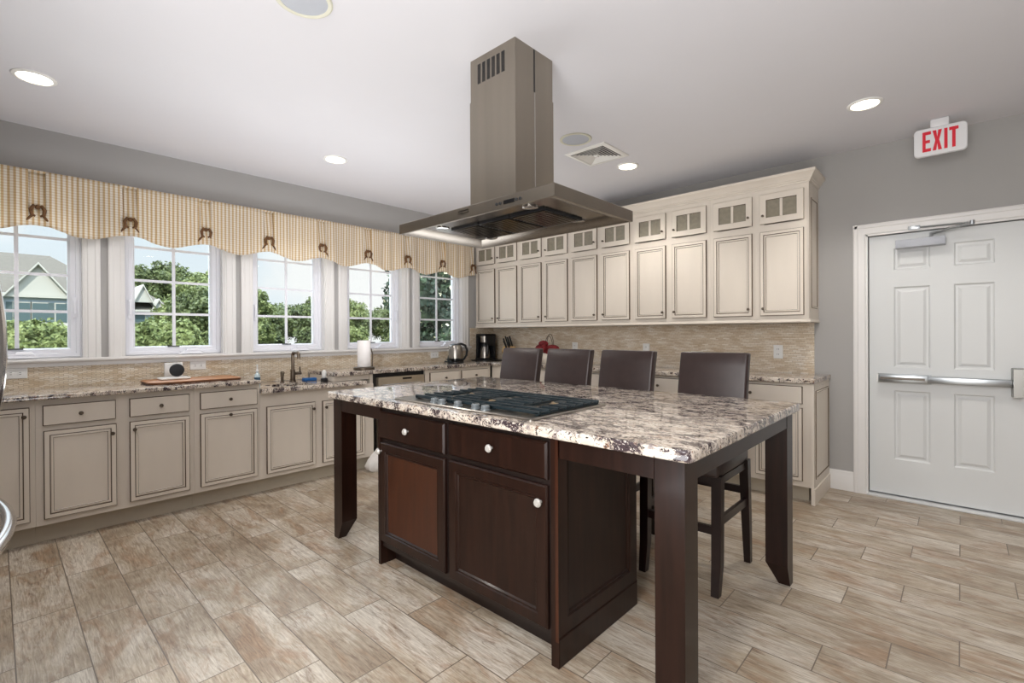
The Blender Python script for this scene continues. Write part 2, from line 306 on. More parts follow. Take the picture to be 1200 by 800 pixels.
# ------------------------------------------------------------------ mesh helpers
class MB:
    def __init__(self): self.bm = bmesh.new()
    def box(self, x0, y0, z0, x1, y1, z1, mi=0, bev=0, seg=2):
        x0, x1 = sorted((x0, x1)); y0, y1 = sorted((y0, y1)); z0, z1 = sorted((z0, z1))
        vs = [self.bm.verts.new(p) for p in ((x0,y0,z0),(x1,y0,z0),(x1,y1,z0),(x0,y1,z0),(x0,y0,z1),(x1,y0,z1),(x1,y1,z1),(x0,y1,z1))]
        fs = [self.bm.faces.new([vs[i] for i in f]) for f in ((3,2,1,0),(4,5,6,7),(0,1,5,4),(1,2,6,5),(2,3,7,6),(3,0,4,7))]
        for f in fs: f.material_index = mi
        if bev:
            es = list({e for f in fs for e in f.edges})
            r = bmesh.ops.bevel(self.bm, geom=es, offset=bev, segments=seg, affect='EDGES', profile=.5)
            for f in r['faces']: f.material_index = mi
        return self
    def hexa(self, low, high, mi=0):
        """two quads (lists of four points, same winding)"""
        a = [self.bm.verts.new(p) for p in low]; b = [self.bm.verts.new(p) for p in high]
        n = len(a)
        fs = [self.bm.faces.new(a[::-1]), self.bm.faces.new(b)] + [self.bm.faces.new((a[i], a[(i+1) % n], b[(i+1) % n], b[i])) for i in range(n)]
        for f in fs: f.material_index = mi
        return self
    def loft(self, rings, mi=0, caps=True, mis=None):
        R = [[self.bm.verts.new(p) for p in r] for r in rings]; n = len(R[0])
        for k in range(len(R)-1):
            for i in range(n):
                f = self.bm.faces.new((R[k][i], R[k][(i+1) % n], R[k+1][(i+1) % n], R[k+1][i])); f.material_index = mis[k+1] if mis else mi
        if caps:
            f = self.bm.faces.new(R[0][::-1]); f.material_index = mis[0] if mis else mi
            f = self.bm.faces.new(R[-1]); f.material_index = mis[-1] if mis else mi
        return self
    def panel(self, fr, u0, v0, u1, v1, prof, w0=0):
        """rectangular profile loft: prof = [(inset, height, material)]"""
        rings = [[fr(u0+i, v0+i, w0+h), fr(u1-i, v0+i, w0+h), fr(u1-i, v1-i, w0+h), fr(u0+i, v1-i, w0+h)] for i, h, _ in prof]
        return self.loft(rings, mis=[m for _, _, m in prof])
    def fbox(self, fr, u0, v0, w0, u1, v1, w1, mi=0, bev=0):
        a, b = fr(u0, v0, w0), fr(u1, v1, w1)
        return self.box(*a, *b, mi=mi, bev=bev)
    def prism(self, pts, fn, a, b, mi=0):
        return self.loft([[fn(p[0], p[1], a) for p in pts], [fn(p[0], p[1], b) for p in pts]], mi)
    def lathe(self, prof, o, ax='Z', seg=20, mi=0, mis=None):
        def P(r, h, t):
            c_, s_ = r*math.cos(t), r*math.sin(t)
            v = {'Z': (c_, s_, h), 'X': (h, c_, s_), 'Y': (s_, h, c_), '-Y': (c_, -h, s_)}[ax]
            return (o[0]+v[0], o[1]+v[1], o[2]+v[2])
        return self.loft([[P(max(r, 1e-4), h, 2*PI*i/seg) for i in range(seg)] for r, h in prof], mi, True, mis)
    def tube(self, pts, r, seg=8, mi=0, closed=False):
        P = [Vector(p) for p in pts]; n = len(P); rad = r if isinstance(r, (list, tuple)) else [r]*n
        T = []
        for i in range(n):
            a = P[(i-1) % n] if (closed or i > 0) else P[i]; b = P[(i+1) % n] if (closed or i < n-1) else P[i]
            T.append((b-a).normalized())
        ref = Vector((0, 0, 1)) if abs(T[0].z) < .9 else Vector((1, 0, 0))
        rings = []; nrm = (ref - T[0]*ref.dot(T[0])).normalized()
        for i in range(n):
            nrm = (nrm - T[i]*nrm.dot(T[i])).normalized(); bi = T[i].cross(nrm)
            rings.append([tuple(P[i] + rad[i]*(math.cos(2*PI*k/seg)*nrm + math.sin(2*PI*k/seg)*bi)) for k in range(seg)])
        if closed: rings.append(rings[0]); 
        return self.loft(rings, mi, not closed)
    def sphere(self, o, r, mi=0, sx=1, sy=1, sz=1, seg=16):
        pr = [(math.sin(PI*k/10), -math.cos(PI*k/10)) for k in range(11)]
        rings = [[(o[0]+sx*r*max(a, 1e-3)*math.cos(2*PI*i/seg), o[1]+sy*r*max(a, 1e-3)*math.sin(2*PI*i/seg), o[2]+sz*r*h) for i in range(seg)] for a, h in pr]
        return self.loft(rings, mi)
    def build(self, name, mats, parent=None, sharp=32, smooth=True):
        bm = self.bm
        bmesh.ops.remove_doubles(bm, verts=bm.verts, dist=1e-6)
        bmesh.ops.recalc_face_normals(bm, faces=bm.faces)
        off = Vector((0, 0, 0)); p = parent
        while p: off += p.location; p = p.parent
        if parent is None:
            xs = [v.co for v in bm.verts]
            off = Vector(((min(v.x for v in xs)+max(v.x for v in xs))/2, (min(v.y for v in xs)+max(v.y for v in xs))/2, min(v.z for v in xs)))
        for v in bm.verts: v.co -= off
        me = bpy.data.meshes.new(name); bm.to_mesh(me); bm.free()
        for m in (mats if isinstance(mats, (list, tuple)) else [mats]): me.materials.append(MAT[m])
        if smooth:
            me.polygons.foreach_set('use_smooth', [True]*len(me.polygons)); me.set_sharp_from_angle(angle=math.radians(sharp))
        o = bpy.data.objects.new(name, me); COL.objects.link(o)
        if parent: o.parent = parent
        else: o.location = off
        return o
def thing(name, label, cat, loc, group=None):
    o = bpy.data.objects.new(name, None); COL.objects.link(o); o.location = loc; o.empty_display_size = .1
    return tag(o, label, cat, group)
def tag(o, label, cat, group=None):
    o['label'] = label; o['category'] = cat
    if group: o['group'] = group
    return o
def struct(o): o['kind'] = 'structure'; return o
def copy_tree(o, parent=None):
    c_ = o.copy(); COL.objects.link(c_)
    if parent: c_.parent = parent
    for ch in list(o.children): copy_tree(ch, c_)
    return c_
def FX(x0): return lambda u, v, w: (x0+w, u, v)
def FY(y0): return lambda u, v, w: (u, y0-w, v)

# ------------------------------------------------------------------ room shell
RX, RY, RZ = 7.6, -8.6, 2.71
struct(MB().box(-.22, RY-.1, -.12, RX+.1, .12, 0).build('floor', 'floor_tiles'))
struct(MB().box(-.22, RY-.1, RZ, RX+.1, .12, RZ+.12).build('ceiling', 'ceiling_paint'))
OW, OZ0, OZ1 = .345, 1.112, 2.30
m = MB(); m.box(-.2, RY, 0, 0, 0, OZ0); m.box(-.2, RY, OZ1, 0, 0, RZ)
ys = [RY] + [v for y in WIN for v in (y-OW, y+OW)] + [0]
for i in range(0, len(ys), 2): m.box(-.2, ys[i], OZ0, 0, ys[i+1], OZ1)
struct(m.build('wall_left', 'wall_paint'))
DX0, DX1, DZ = 4.147, 5.062, 2.012
m = MB(); m.box(-.2, 0, 0, DX0-.012, .12, RZ); m.box(DX1+.012, 0, 0, RX, .12, RZ); m.box(DX0-.012, 0, DZ+.012, DX1+.012, .12, RZ)
struct(m.build('wall_back', 'wall_paint'))
struct(MB().box(RX, RY, 0, RX+.1, .12, RZ).build('wall_right', 'wall_unlit'))
struct(MB().box(-.2, RY-.1, 0, RX, RY, RZ).build('wall_front', 'wall_paint'))
struct(MB().box(0, -5.62, 0, 3.0, -5.5, RZ).build('wall_partition', 'wall_paint'))

# baseboard between cabinets and door
bbp = [(0, 0), (.016, 0), (.016, .018), (.014, .125), (.011, .135), (.011, .145), (.006, .155), (0, .155)]
def baseb(name, x0, x1, y, sgn=-1):
    return struct(MB().prism(bbp, lambda a, b, t: (t, y+sgn*a, b), x0, x1).build(name, 'trim_white', sharp=25))
baseb('baseboard_back', 3.875, DX0-.094, 0); baseb('baseboard_right', DX1+.095, RX, 0)

# windows: frame, sash, muntins, glass, crank, lock
def casing_profile(w, d): return [(0, 0), (0, d*.8), (w*.10, d), (w*.30, d), (w*.36, d*.82), (w*.80, d*.72), (w*.86, d*.5), (w, d*.5), (w, 0)]
latch_side = [1, -1, -1, 1, -1]
for i, yc in enumerate(WIN):
    w = bpy.data.objects.new('window_%d' % (i+1), None); COL.objects.link(w); w.location = (0, yc, OZ0); struct(w)
    m = MB()                                                     # casing and jamb
    cp = casing_profile(.088, .022)
    for sg in (-1, 1):
        m.prism(cp, lambda a, b, t, sg=sg: (b, yc+sg*(OW+.088-a), t), OZ0-.002, OZ1+.09)
    m.prism(cp, lambda a, b, t: (b, t, OZ1+.088-a), yc-OW-.088, yc+OW+.088)
    for sg in (-1, 1): m.box(-.17, yc+sg*(OW-.012), OZ0, .004, yc+sg*OW, OZ1)
    m.box(-.17, yc-OW, OZ1-.012, .004, yc+OW, OZ1)
    m.build('window_casing', 'trim_white', w, sharp=25)
    fr = FX(-.075)
    m = MB(); a0, a1, b0, b1 = yc-OW+.012, yc+OW-.012, OZ0, OZ1-.012; gx = .26; g0, g1 = 1.183, 2.232
    def ring(y0, z0, y1, z1, x): return [(x, y0, z0), (x, y1, z0), (x, y1, z1), (x, y0, z1)]
    rings = [ring(a0, b0, a1, b1, -.13), ring(a0, b0, a1, b1, -.06), ring(a0+.012, b0+.008, a1-.012, b1-.012, -.052), ring(a0+.03, b0+.03, a1-.03, b1-.03, -.056),
             ring(a0+.033, b0+.033, a1-.033, b1-.033, -.066), ring(yc-gx-.014, g0-.01, yc+gx+.014, g1+.01, -.070), ring(yc-gx, g0, yc+gx, g1, -.088), ring(yc-gx, g0, yc+gx, g1, -.13)]
    m.loft(rings+[rings[0]], caps=False); m.build('window_sash', 'vinyl_white', w)
    MB().box(-.112, yc-gx-.004, g0-.004, -.106, yc+gx+.004, g1+.004).build('window_pane', 'window_glass', w)
    m = MB(); m.box(-.105, yc-.011, g0, -.096, yc+.011, g1)
    for k in range(1, 4): z = g0+.2625*k; m.box(-.105, yc-gx, z-.010, -.0965, yc+gx, z+.010)
    m.build('muntin_grid', 'vinyl_white', w)
    yk = yc + (.10 if i else .02)
    m = MB(); m.hexa([(-.056, yk-.085, 1.118), (.0, yk-.085, 1.118), (.0, yk+.085, 1.118), (-.056, yk+.085, 1.118)], [(-.056, yk-.065, 1.142), (-.02, yk-.05, 1.142), (-.02, yk+.06, 1.142), (-.056, yk+.06, 1.142)])
    m.hexa([(-.05, yk-.035, 1.142), (-.012, yk-.035, 1.142), (-.012, yk+.065, 1.142), (-.05, yk+.065, 1.142)], [(-.05, yk-.02, 1.163), (-.026, yk-.02, 1.163), (-.026, yk+.05, 1.163), (-.05, yk+.05, 1.163)])
    m.build('crank_handle', 'vinyl_white', w)
    MB().box(-.072, yc-.05, 1.176, -.062, yc+.03, 1.185).build('hinge_slot', 'slot_dark', w)  # dark bar standing for the shaded hinge slot
    yl = yc + latch_side[i]*(OW-.050)
    m = MB().box(-.062, yl-.014, 1.40, -.048, yl+.014, 1.55, bev=.004); m.box(-.05, yl-.008, 1.43, -.03, yl+.008, 1.53, bev=.004)
    m.build('sash_lock', 'vinyl_white', w)
# window stool and apron
m = MB(); pf = [(0, 1.055), (.018, 1.055), (.018, 1.080), (.030, 1.086), (.048, 1.090), (.052, 1.098), (.048, 1.112), (0, 1.112)]
m.prism(pf, lambda a, b, t: (a, t, b), -5.05, -.448); m.box(-.06, -5.05, 1.108, .001, -.46, 1.1125)
struct(m.build('trim_1', 'trim_white', sharp=25))
# tiled backsplash
m = MB(); m.box(0, -5.5, .905, .008, -.43, 1.058); m.box(0, -3.214, .842, .008, -2.562, .906); m.box(0, -.435, .905, .008, 0, 1.345)
struct(m.build('trim_2', 'mosaic_wave'))
struct(MB().box(.008, -.008, .92, 3.785, 0, 1.346).build('trim_3', 'mosaic_strip'))
# door casing
m = MB(); cp = casing_profile(.094, .024)
m.prism(cp, lambda a, b, t: (DX0-.094+a, -b, t), 0, DZ+.094); m.prism(cp, lambda a, b, t: (DX1+.094-a, -b, t), 0, DZ+.094)
m.prism(cp, lambda a, b, t: (t, -b, DZ+.094-a), DX0-.094, DX1+.094)
m.box(DX0-.012, -.001, 0, DX0-.004, .11, DZ+.004); m.box(DX1+.004, -.001, 0, DX1+.012, .11, DZ+.004); m.box(DX0-.012, -.001, DZ+.004, DX1+.012, .11, DZ+.012)
struct(m.build('trim_4', 'trim_white', sharp=25))
# threshold
struct(MB().box(DX0-.01, -.03, 0, DX1+.01, .10, .014, bev=.004).build('trim_5', 'door_white'))
# door
d = bpy.data.objects.new('door_1', None); COL.objects.link(d); d.location = (DX0, .03, 0); struct(d)
fr = FY(.03); m = MB()
DB = .026
pz = [(.296, .822), (.998, 1.608), (1.738, 1.905)]; px = [(4.302, 4.513), (4.641, 4.849)]
m.fbox(fr, DX0+.004, DB, -.045, DX1-.004, DZ-.004, -.016)
pxs = [DX0+.004, px[0][0], px[0][1], px[1][0], px[1][1], DX1-.004]; pzs = [DB, pz[0][0], pz[0][1], pz[1][0], pz[1][1], pz[2][0], pz[2][1], DZ-.004]
for i in range(5):
    for j in range(7):
        if i % 2 and j % 2:
            u0, u1, v0, v1 = pxs[i], pxs[i+1], pzs[j], pzs[j+1]
            R = [[fr(u0+k, v0+k, h), fr(u1-k, v0+k, h), fr(u1-k, v1-k, h), fr(u0+k, v1-k, h)] for k, h in ((0, 0), (.010, -.010), (.022, -.010), (.040, -.002))]
            m.loft(R, caps=False); bmf = m.bm.faces.new([m.bm.verts.new(p) for p in R[-1]])
        else:
            u0, u1, v0, v1 = pxs[i], pxs[i+1], pzs[j], pzs[j+1]
            m.bm.faces.new([m.bm.verts.new(fr(a, b, 0)) for a, b in ((u0, v0), (u1, v0), (u1, v1), (u0, v1))])
for a, b in (((pxs[0], DB), (pxs[-1], DB)), ((pxs[0], DZ-.004), (pxs[-1], DZ-.004)), ((pxs[0], DB), (pxs[0], DZ-.004)), ((pxs[-1], DB), (pxs[-1], DZ-.004))):
    m.bm.faces.new([m.bm.verts.new(fr(*p)) for p in ((*a, 0), (*b, 0), (*b, -.016), (*a, -.016))])
m.build('door_panel', 'door_white', d, smooth=False)
MB().box(DX0-.003, .076, .015, DX1+.003, .086, DZ+.003).build('door_gap_shade', 'gap_black', d)  # dark sheet behind the door, paints the shade of the gap
m = MB(); m.box(4.50, -.028, .892, 4.93, .0295, .940, bev=.006); m.box(4.206, .0, .882, 4.52, .0295, .948, bev=.004)
o = m.build('panic_bar', 'bar_steel', d)
MB().box(4.213, -.036, .890, 4.503, .001, .944, bev=.005).build('push_pad', 'bar_steel', o)
MB().box(4.225, -.0375, .908, 4.485, -.0355, .926).build('pad_groove', 'steel_dark', o)
MB().box(4.203, -.038, .886, 4.214, .028, .948, bev=.003).build('end_cap', 'plastic_white', o)
m = MB(); m.hexa([(4.925, .029, .825), (4.985, .029, .825), (4.985, .029, 1.02), (4.925, .029, 1.02)], [(4.932, -.06, .83), (4.978, -.06, .83), (4.978, -.06, 1.015), (4.932, -.06, 1.015)])
m.box(4.978, -.03, .895, 5.02, .029, .94, bev=.005); m.build('latch_case', 'case_steel', o)
m = MB(); m.box(4.318, -.045, 1.892, 4.598, .0295, 1.953, bev=.004); cl = m.build('door_closer', 'closer_grey', d)
m = MB(); m.tube([(4.52, -.02, 1.953), (4.52, -.02, 1.985)], .011); m.tube([(4.52, -.02, 1.978), (4.735, -.075, 2.015)], .009); m.tube([(4.735, -.075, 2.018), (4.415, -.012, 2.038)], .007)
m.box(4.39, -.03, 2.022, 4.46, -.02, 2.05, bev=.003); m.lathe([(.014, -.012), (.014, .016)], (4.735, -.075, 2.015), 'Z', 12)
m.build('closer_arm', 'bar_steel', cl)

# ------------------------------------------------------------------ ceiling fittings
def downlight(x, y, label, power=1.0):
    t = thing('recessed_light', label, 'ceiling light', (x, y, RZ), 'recessed ceiling lights')
    m = MB(); m.lathe([(.094, 0), (.094, -.004), (.088, -.008), (.076, -.009), (.072, -.004), (.072, 0)], (x, y, RZ), 'Z', 40); m.build('trim_ring', 'fluor_white', t)
    m = MB(); m.lathe([(.072, -.001), (.072, -.004), (.03, -.0070), (.001, -.0072)], (x, y, RZ), 'Z', 40); m.build('lamp_lens', 'lamp_disc', t)
    l = light('downlight_lamp', 'SPOT', (x, y, RZ-.02), (0, 0, 0), SPOT_W*power, (1, .96, .90), spot_size=math.radians(125), spot_blend=.6, shadow_soft_size=.08)
    l.parent = t; l.location = (0, 0, -.02)
downlight(.905, -4.49, 'lit round recessed ceiling light above the window at the far left end')
downlight(.916, -2.731, 'lit round recessed ceiling light above the sink, left of the range hood')
downlight(2.574, -.916, 'lit round recessed ceiling light beside the square air vent')
downlight(4.235, -.89, 'lit round recessed ceiling light in front of the red exit sign')
downlight(4.235, -2.73, 'round recessed ceiling light over the near end of the island', .2)
downlight(2.574, -4.49, 'round recessed ceiling light before the refrigerator', .45)
downlight(5.9, -2.73, 'round recessed ceiling light near the right wall', .45)
downlight(5.9, -.9, 'round recessed ceiling light right of the door', .45)
for x, y, lb in ((2.585, -1.70, 'round grey ceiling speaker behind the range hood by the air vent'), (2.61, -3.735, 'round grey ceiling speaker in front of the range hood chimney')):
    t = thing('ceiling_speaker', lb, 'ceiling speaker', (x, y, RZ), 'ceiling speakers')
    MB().lathe([(.118, 0), (.118, -.005), (.112, -.008), (.098, -.006), (.098, 0)], (x, y, RZ), 'Z', 40).build('speaker_rim', 'speaker_ring', t)
    MB().lathe([(.098, -.0005), (.098, -.004), (.06, -.006), (.001, -.0065)], (x, y, RZ), 'Z', 40).build('speaker_grille', 'speaker_mesh', t)
# air vent: four louvred triangles
vx, vy, h = 2.53, -1.33, .185
t = thing('air_vent', 'square white louvred air vent in the ceiling beside a round speaker', 'air vent', (vx, vy, RZ))
def sq(r, z): return [(vx-r, vy-r, z), (vx+r, vy-r, z), (vx+r, vy+r, z), (vx-r, vy+r, z)]
MB().loft([sq(h, RZ), sq(h, RZ-.006), sq(h-.006, RZ-.010), sq(h-.035, RZ-.012), sq(h-.037, RZ-.002)], caps=False).build('vent_frame', 'fluor_white', t)
MB().loft([sq(h-.036, RZ-.0003), sq(h-.036, RZ-.001)]).build('vent_shade', 'gap_black', t)  # flat black plate, paints the shade seen between the louvres
m = MB()
for k in range(6):
    r = .140-.022*k; m.loft([sq(r, RZ-.0135), sq(r-.013, RZ-.004), sq(r-.0175, RZ-.0045), sq(r-.0050, RZ-.0140), sq(r, RZ-.0135)], caps=False)
m.loft([sq(.02, RZ-.004), sq(.012, RZ-.020)])
m.build('vent_louvres', 'fluor_white', t)
# exit sign
ey = -.30
t = thing('exit_sign', 'white exit sign with red letters hanging from the ceiling before the door wall', 'exit sign', (4.576, ey, RZ))
def rrect(x0, z0, x1, z1, r, n=5):
    P = []
    for cx, cz, a0 in ((x1-r, z0+r, -90), (x1-r, z1-r, 0), (x0+r, z1-r, 90), (x0+r, z0+r, 180)):
        for k in range(n+1): a = math.radians(a0+90*k/n); P.append((cx+r*math.cos(a), cz+r*math.sin(a)))
    return P
def rin(x0, z0, x1, z1, r, y, ins=0): return [(p[0], y, p[1]) for p in rrect(x0+ins, z0+ins, x1-ins, z1-ins, max(r-ins, .003))]
X0, Z0, X1, Z1 = 4.441, 2.468, 4.711, 2.655
MB().loft([rin(X0, Z0, X1, Z1, .026, ey+.034, .006), rin(X0, Z0, X1, Z1, .026, ey+.028), rin(X0, Z0, X1, Z1, .026, ey+.004), rin(X0, Z0, X1, Z1, .026, ey, .006)]).build('sign_housing', 'sign_white', t)
MB().box(4.525, ey+.004, Z1-.001, 4.622, ey+.034, RZ, bev=.008).build('sign_canopy', 'sign_white', t)
def strokes(name, polys):
    m = MB()
    for P in polys: m.prism(P, lambda a, b, w: (a, ey-w, b), -.0005, .0022)
    m.build(name, 'red_letters', t)
zb, zt = Z0+.028, Z1-.024; H = zt-zb
def rc(x0, z0, x1, z1): return [(x0, z0), (x1, z0), (x1, z1), (x0, z1)]
st = .0165; x = 4.486
strokes('letter_e', [rc(x, zb, x+st, zt), rc(x+st, zt-.021, x+.044, zt), rc(x+st, zb, x+.044, zb+.021), rc(x+st, zb+H/2-.010, x+.039, zb+H/2+.010)])
x = 4.538; zm = (zb+zt)/2; q1, q2, wv = .019, .029, .0145
strokes('letter_x', [[(x, zb), (x+q1, zb), (x+.024, zm-.022), (x+q2, zb), (x+.048, zb), (x+.034, zm), (x+.048, zt), (x+q2, zt), (x+.024, zm+.022), (x+q1, zt), (x, zt), (x+.014, zm)]])
strokes('letter_i', [rc(4.597, zb, 4.597+.017, zt)])
x = 4.622
strokes('letter_t', [rc(x+.0145, zb, x+.0315, zt-.021), rc(x, zt-.021, x+.046, zt)])

# ------------------------------------------------------------------ cabinets
DOOR = [(0, 0, 1), (0, .013, 1), (.0035, .018, 1), (.0045, .019, 0), (.026, .019, 0), (.0275, .014, 1), (.031, .014, 1), (.036, .017, 0), (.043, .017, 0), (.0455, .012, 1), (.0475, .0105, 0)]
DRAWER = [(0, 0, 1), (0, .013, 1), (.0035, .018, 1), (.0045, .019, 0), (.01, .019, 0)]
def knob(fr_axis, pos, parent, r=.012, m_='pewter', name='knob', scale=1):
    pr = [(.006, 0), (.005, .010), (.006, .014), (r, .019), (r*1.02, .024), (r*.75, .030), (.001, .032)]
    mm = MB()
    mm.lathe([(a*scale, b*scale) for a, b in pr], pos, fr_axis, 14); return mm.build(name, m_, parent)
def cab_door(fr, ax, u0, v0, u1, v1, parent, kn=None, mats=('cream', 'glaze_and_shade'), prof=DOOR, name='door', km='pewter', kr=.012):
    o = MB().panel(fr, u0, v0, u1, v1, prof).build(name, list(mats), parent, sharp=20)
    if kn: knob(ax, fr(kn[0], kn[1], .018), o, kr, km)
    return o
def carcass(fr, u0, v0, u1, v1, depth, parent, name='body', mats=('cream', 'glaze_and_shade'), toe=None):
    m = MB(); m.fbox(fr, u0, v0, -depth, u1, v1, 0)
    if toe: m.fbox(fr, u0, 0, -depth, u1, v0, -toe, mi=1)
    return m.build(name, [mats[0], 'toe'] if toe else list(mats), parent)

# window wall, 36 inch run: front frame at x = .59
frW = FX(.59)
def wcab(label, u0, u1, doors, drawers, z0=.118, z1=.884, depth=.58, fr=frW, toe=.07, hollow=False):
    a = fr((u0+u1)/2, 0, -depth/2)
    t = thing('base_cabinet', label, 'base cabinet', a, 'cream base cabinets')
    if hollow:
        m = MB(); m.fbox(fr, u0, z0, -.025, u1, z1, 0); m.fbox(fr, u0, z0, -depth, u0+.018, z1, -.0255); m.fbox(fr, u1-.018, z0, -depth, u1, z1, -.0255)
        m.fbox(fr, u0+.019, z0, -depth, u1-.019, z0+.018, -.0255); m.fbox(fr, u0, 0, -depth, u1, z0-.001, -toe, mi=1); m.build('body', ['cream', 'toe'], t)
    else: carcass(fr, u0, z0, u1, z1, depth, t, toe=toe)
    for (d0, d1, zz0, zz1, kn) in doors: cab_door(fr, 'X', d0, zz0, d1, zz1, t, kn)
    for (d0, d1, zz0, zz1, kn) in drawers: cab_door(fr, 'X', d0, zz0, d1, zz1, t, kn, prof=DRAWER, name='drawer')
    return t
wcab('cream base cabinet with one tall door at the far left below the window', -5.48, -4.487, [(-4.96, -4.511, .155, .842, (-4.535, .79)), (-5.44, -5.0, .155, .842, None)], [])
wcab('cream base cabinet with two doors and two drawers left of the cutting board', -4.486, -3.664, [(-4.452, -4.106, .155, .692, (-4.128, .632)), (-4.037, -3.694, .155, .692, (-4.013, .640))],
     [(-4.455, -4.109, .724, .847, (-4.282, .785)), (-4.037, -3.694, .724, .847, (-3.866, .785))])
wcab('cream base cabinet with one drawer under the cutting board, knob at top centre', -3.663, -3.216, [(-3.627, -3.236, .155, .692, (-3.432, .668))], [(-3.627, -3.236, .724, .847, (-3.432, .785))])
wcab('lower cream sink cabinet with two doors under the faucet', -3.215, -2.20, [(-3.166, -2.768, .152, .692, (-2.79, .636)), (-2.704, -2.30, .152, .692, (-2.68, .636))], [], z1=.805, hollow=True)
# right of the sink: taller run with the dishwasher, front frame at x = .525
frR = FX(.525)
t = thing('base_cabinet', 'plain narrow cream cabinet end panel left of the dishwasher', 'base cabinet', (.26, -2.36, 0), 'cream base cabinets')
m = MB(); m.box(.01, -2.55, .842, .515, -2.165, .889); m.box(.01, -2.199, 0, .525, -2.166, .889); m.build('body', 'cream', t)
t = thing('dishwasher', 'stainless steel dishwasher with black control strip under the granite counter', 'dishwasher', (.27, -1.86, 0))
MB().box(.01, -2.163, .02, .50, -1.547, .888).build('tub', 'black_plastic', t)
o = MB().box(.50, -2.118, .12, .552, -1.575, .848, bev=.004).build('front_panel', 'appliance_steel', t)
MB().tube([(.555, -2.085, .770), (.585, -2.07, .772), (.592, -1.85, .775), (.585, -1.63, .772), (.555, -1.615, .770)], .0115, 10).build('handle', 'chrome', o)
MB().box(.5505, -1.845, .815, .5535, -1.735, .832).build('display', 'black_gloss', o)
MB().box(.01, -2.15, 0, .44, -1.56, .02).build('toe_plate', 'black_plastic', t)
wcab('cream corner base cabinet with two drawers under the kettle', -1.546, -.581, [(-1.49, -1.075, .155, .692, (-1.10, .63)), (-1.045, -.63, .155, .692, (-1.02, .63))],
     [(-1.49, -1.075, .73, .858, (-1.285, .792)), (-1.045, -.63, .73, .858, (-.838, .792))], z1=.889, depth=.515, fr=frR, toe=.05)
# back wall: front frame at y = -.555
frB = FY(-.555)
mods = [(.53, 1.538, 'cream base cabinet hidden behind the two farthest stools'), (1.539, 2.298, 'cream base cabinet behind the second and third bar stools'),
        (2.299, 3.058, 'cream base cabinet with drawer between the two nearest bar stools'), (3.059, 3.872, 'cream base cabinet with paneled end beside the door')]
for i, (u0, u1, lb) in enumerate(mods):
    t = thing('base_cabinet', lb, 'base cabinet', ((u0+u1)/2, -.28, 0), 'cream base cabinets')
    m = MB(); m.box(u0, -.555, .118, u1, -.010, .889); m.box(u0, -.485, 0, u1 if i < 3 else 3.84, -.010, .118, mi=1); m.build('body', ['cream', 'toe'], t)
    d0, d1 = (.815, 1.50) if i == 0 else ((u0+.045, u1-.042) if i < 3 else (3.105, 3.815))
    mid = (d0+d1)/2
    cab_door(frB, '-Y', d0, .735, d1, .865, t, (mid, .797), prof=DRAWER, name='drawer')
    cab_door(frB, '-Y', d0, .160, mid-.030, .705, t, (mid-.055, .64)); cab_door(frB, '-Y', mid+.030, .160, d1, .705, t, (mid+.055, .64))
    if i == 3:
        m = MB(); fe = FX(3.872)
        m.panel(fe, -.575, 0, -.012, .889, [(0, 0, 0), (0, .018, 0)])
        ep = m.build('end_panel', ['cream', 'glaze_and_shade'], t)
        MB().panel(FX(3.890), -.550, .150, -.035, .862, [(0, -.004, 1), (0, .001, 1), (.028, .001, 0), (.031, .006, 1), (.040, .008, 0), (.046, .003, 1), (.05, .003, 0)]).build('end_molding', ['cream', 'glaze_and_shade'], ep, sharp=20)
        MB().panel(FX(3.890), -.578, 0, -.012, .118, [(0, -.004, 0), (0, .006, 0), (.003, .008, 0)]).build('end_plinth', ['cream'], ep)
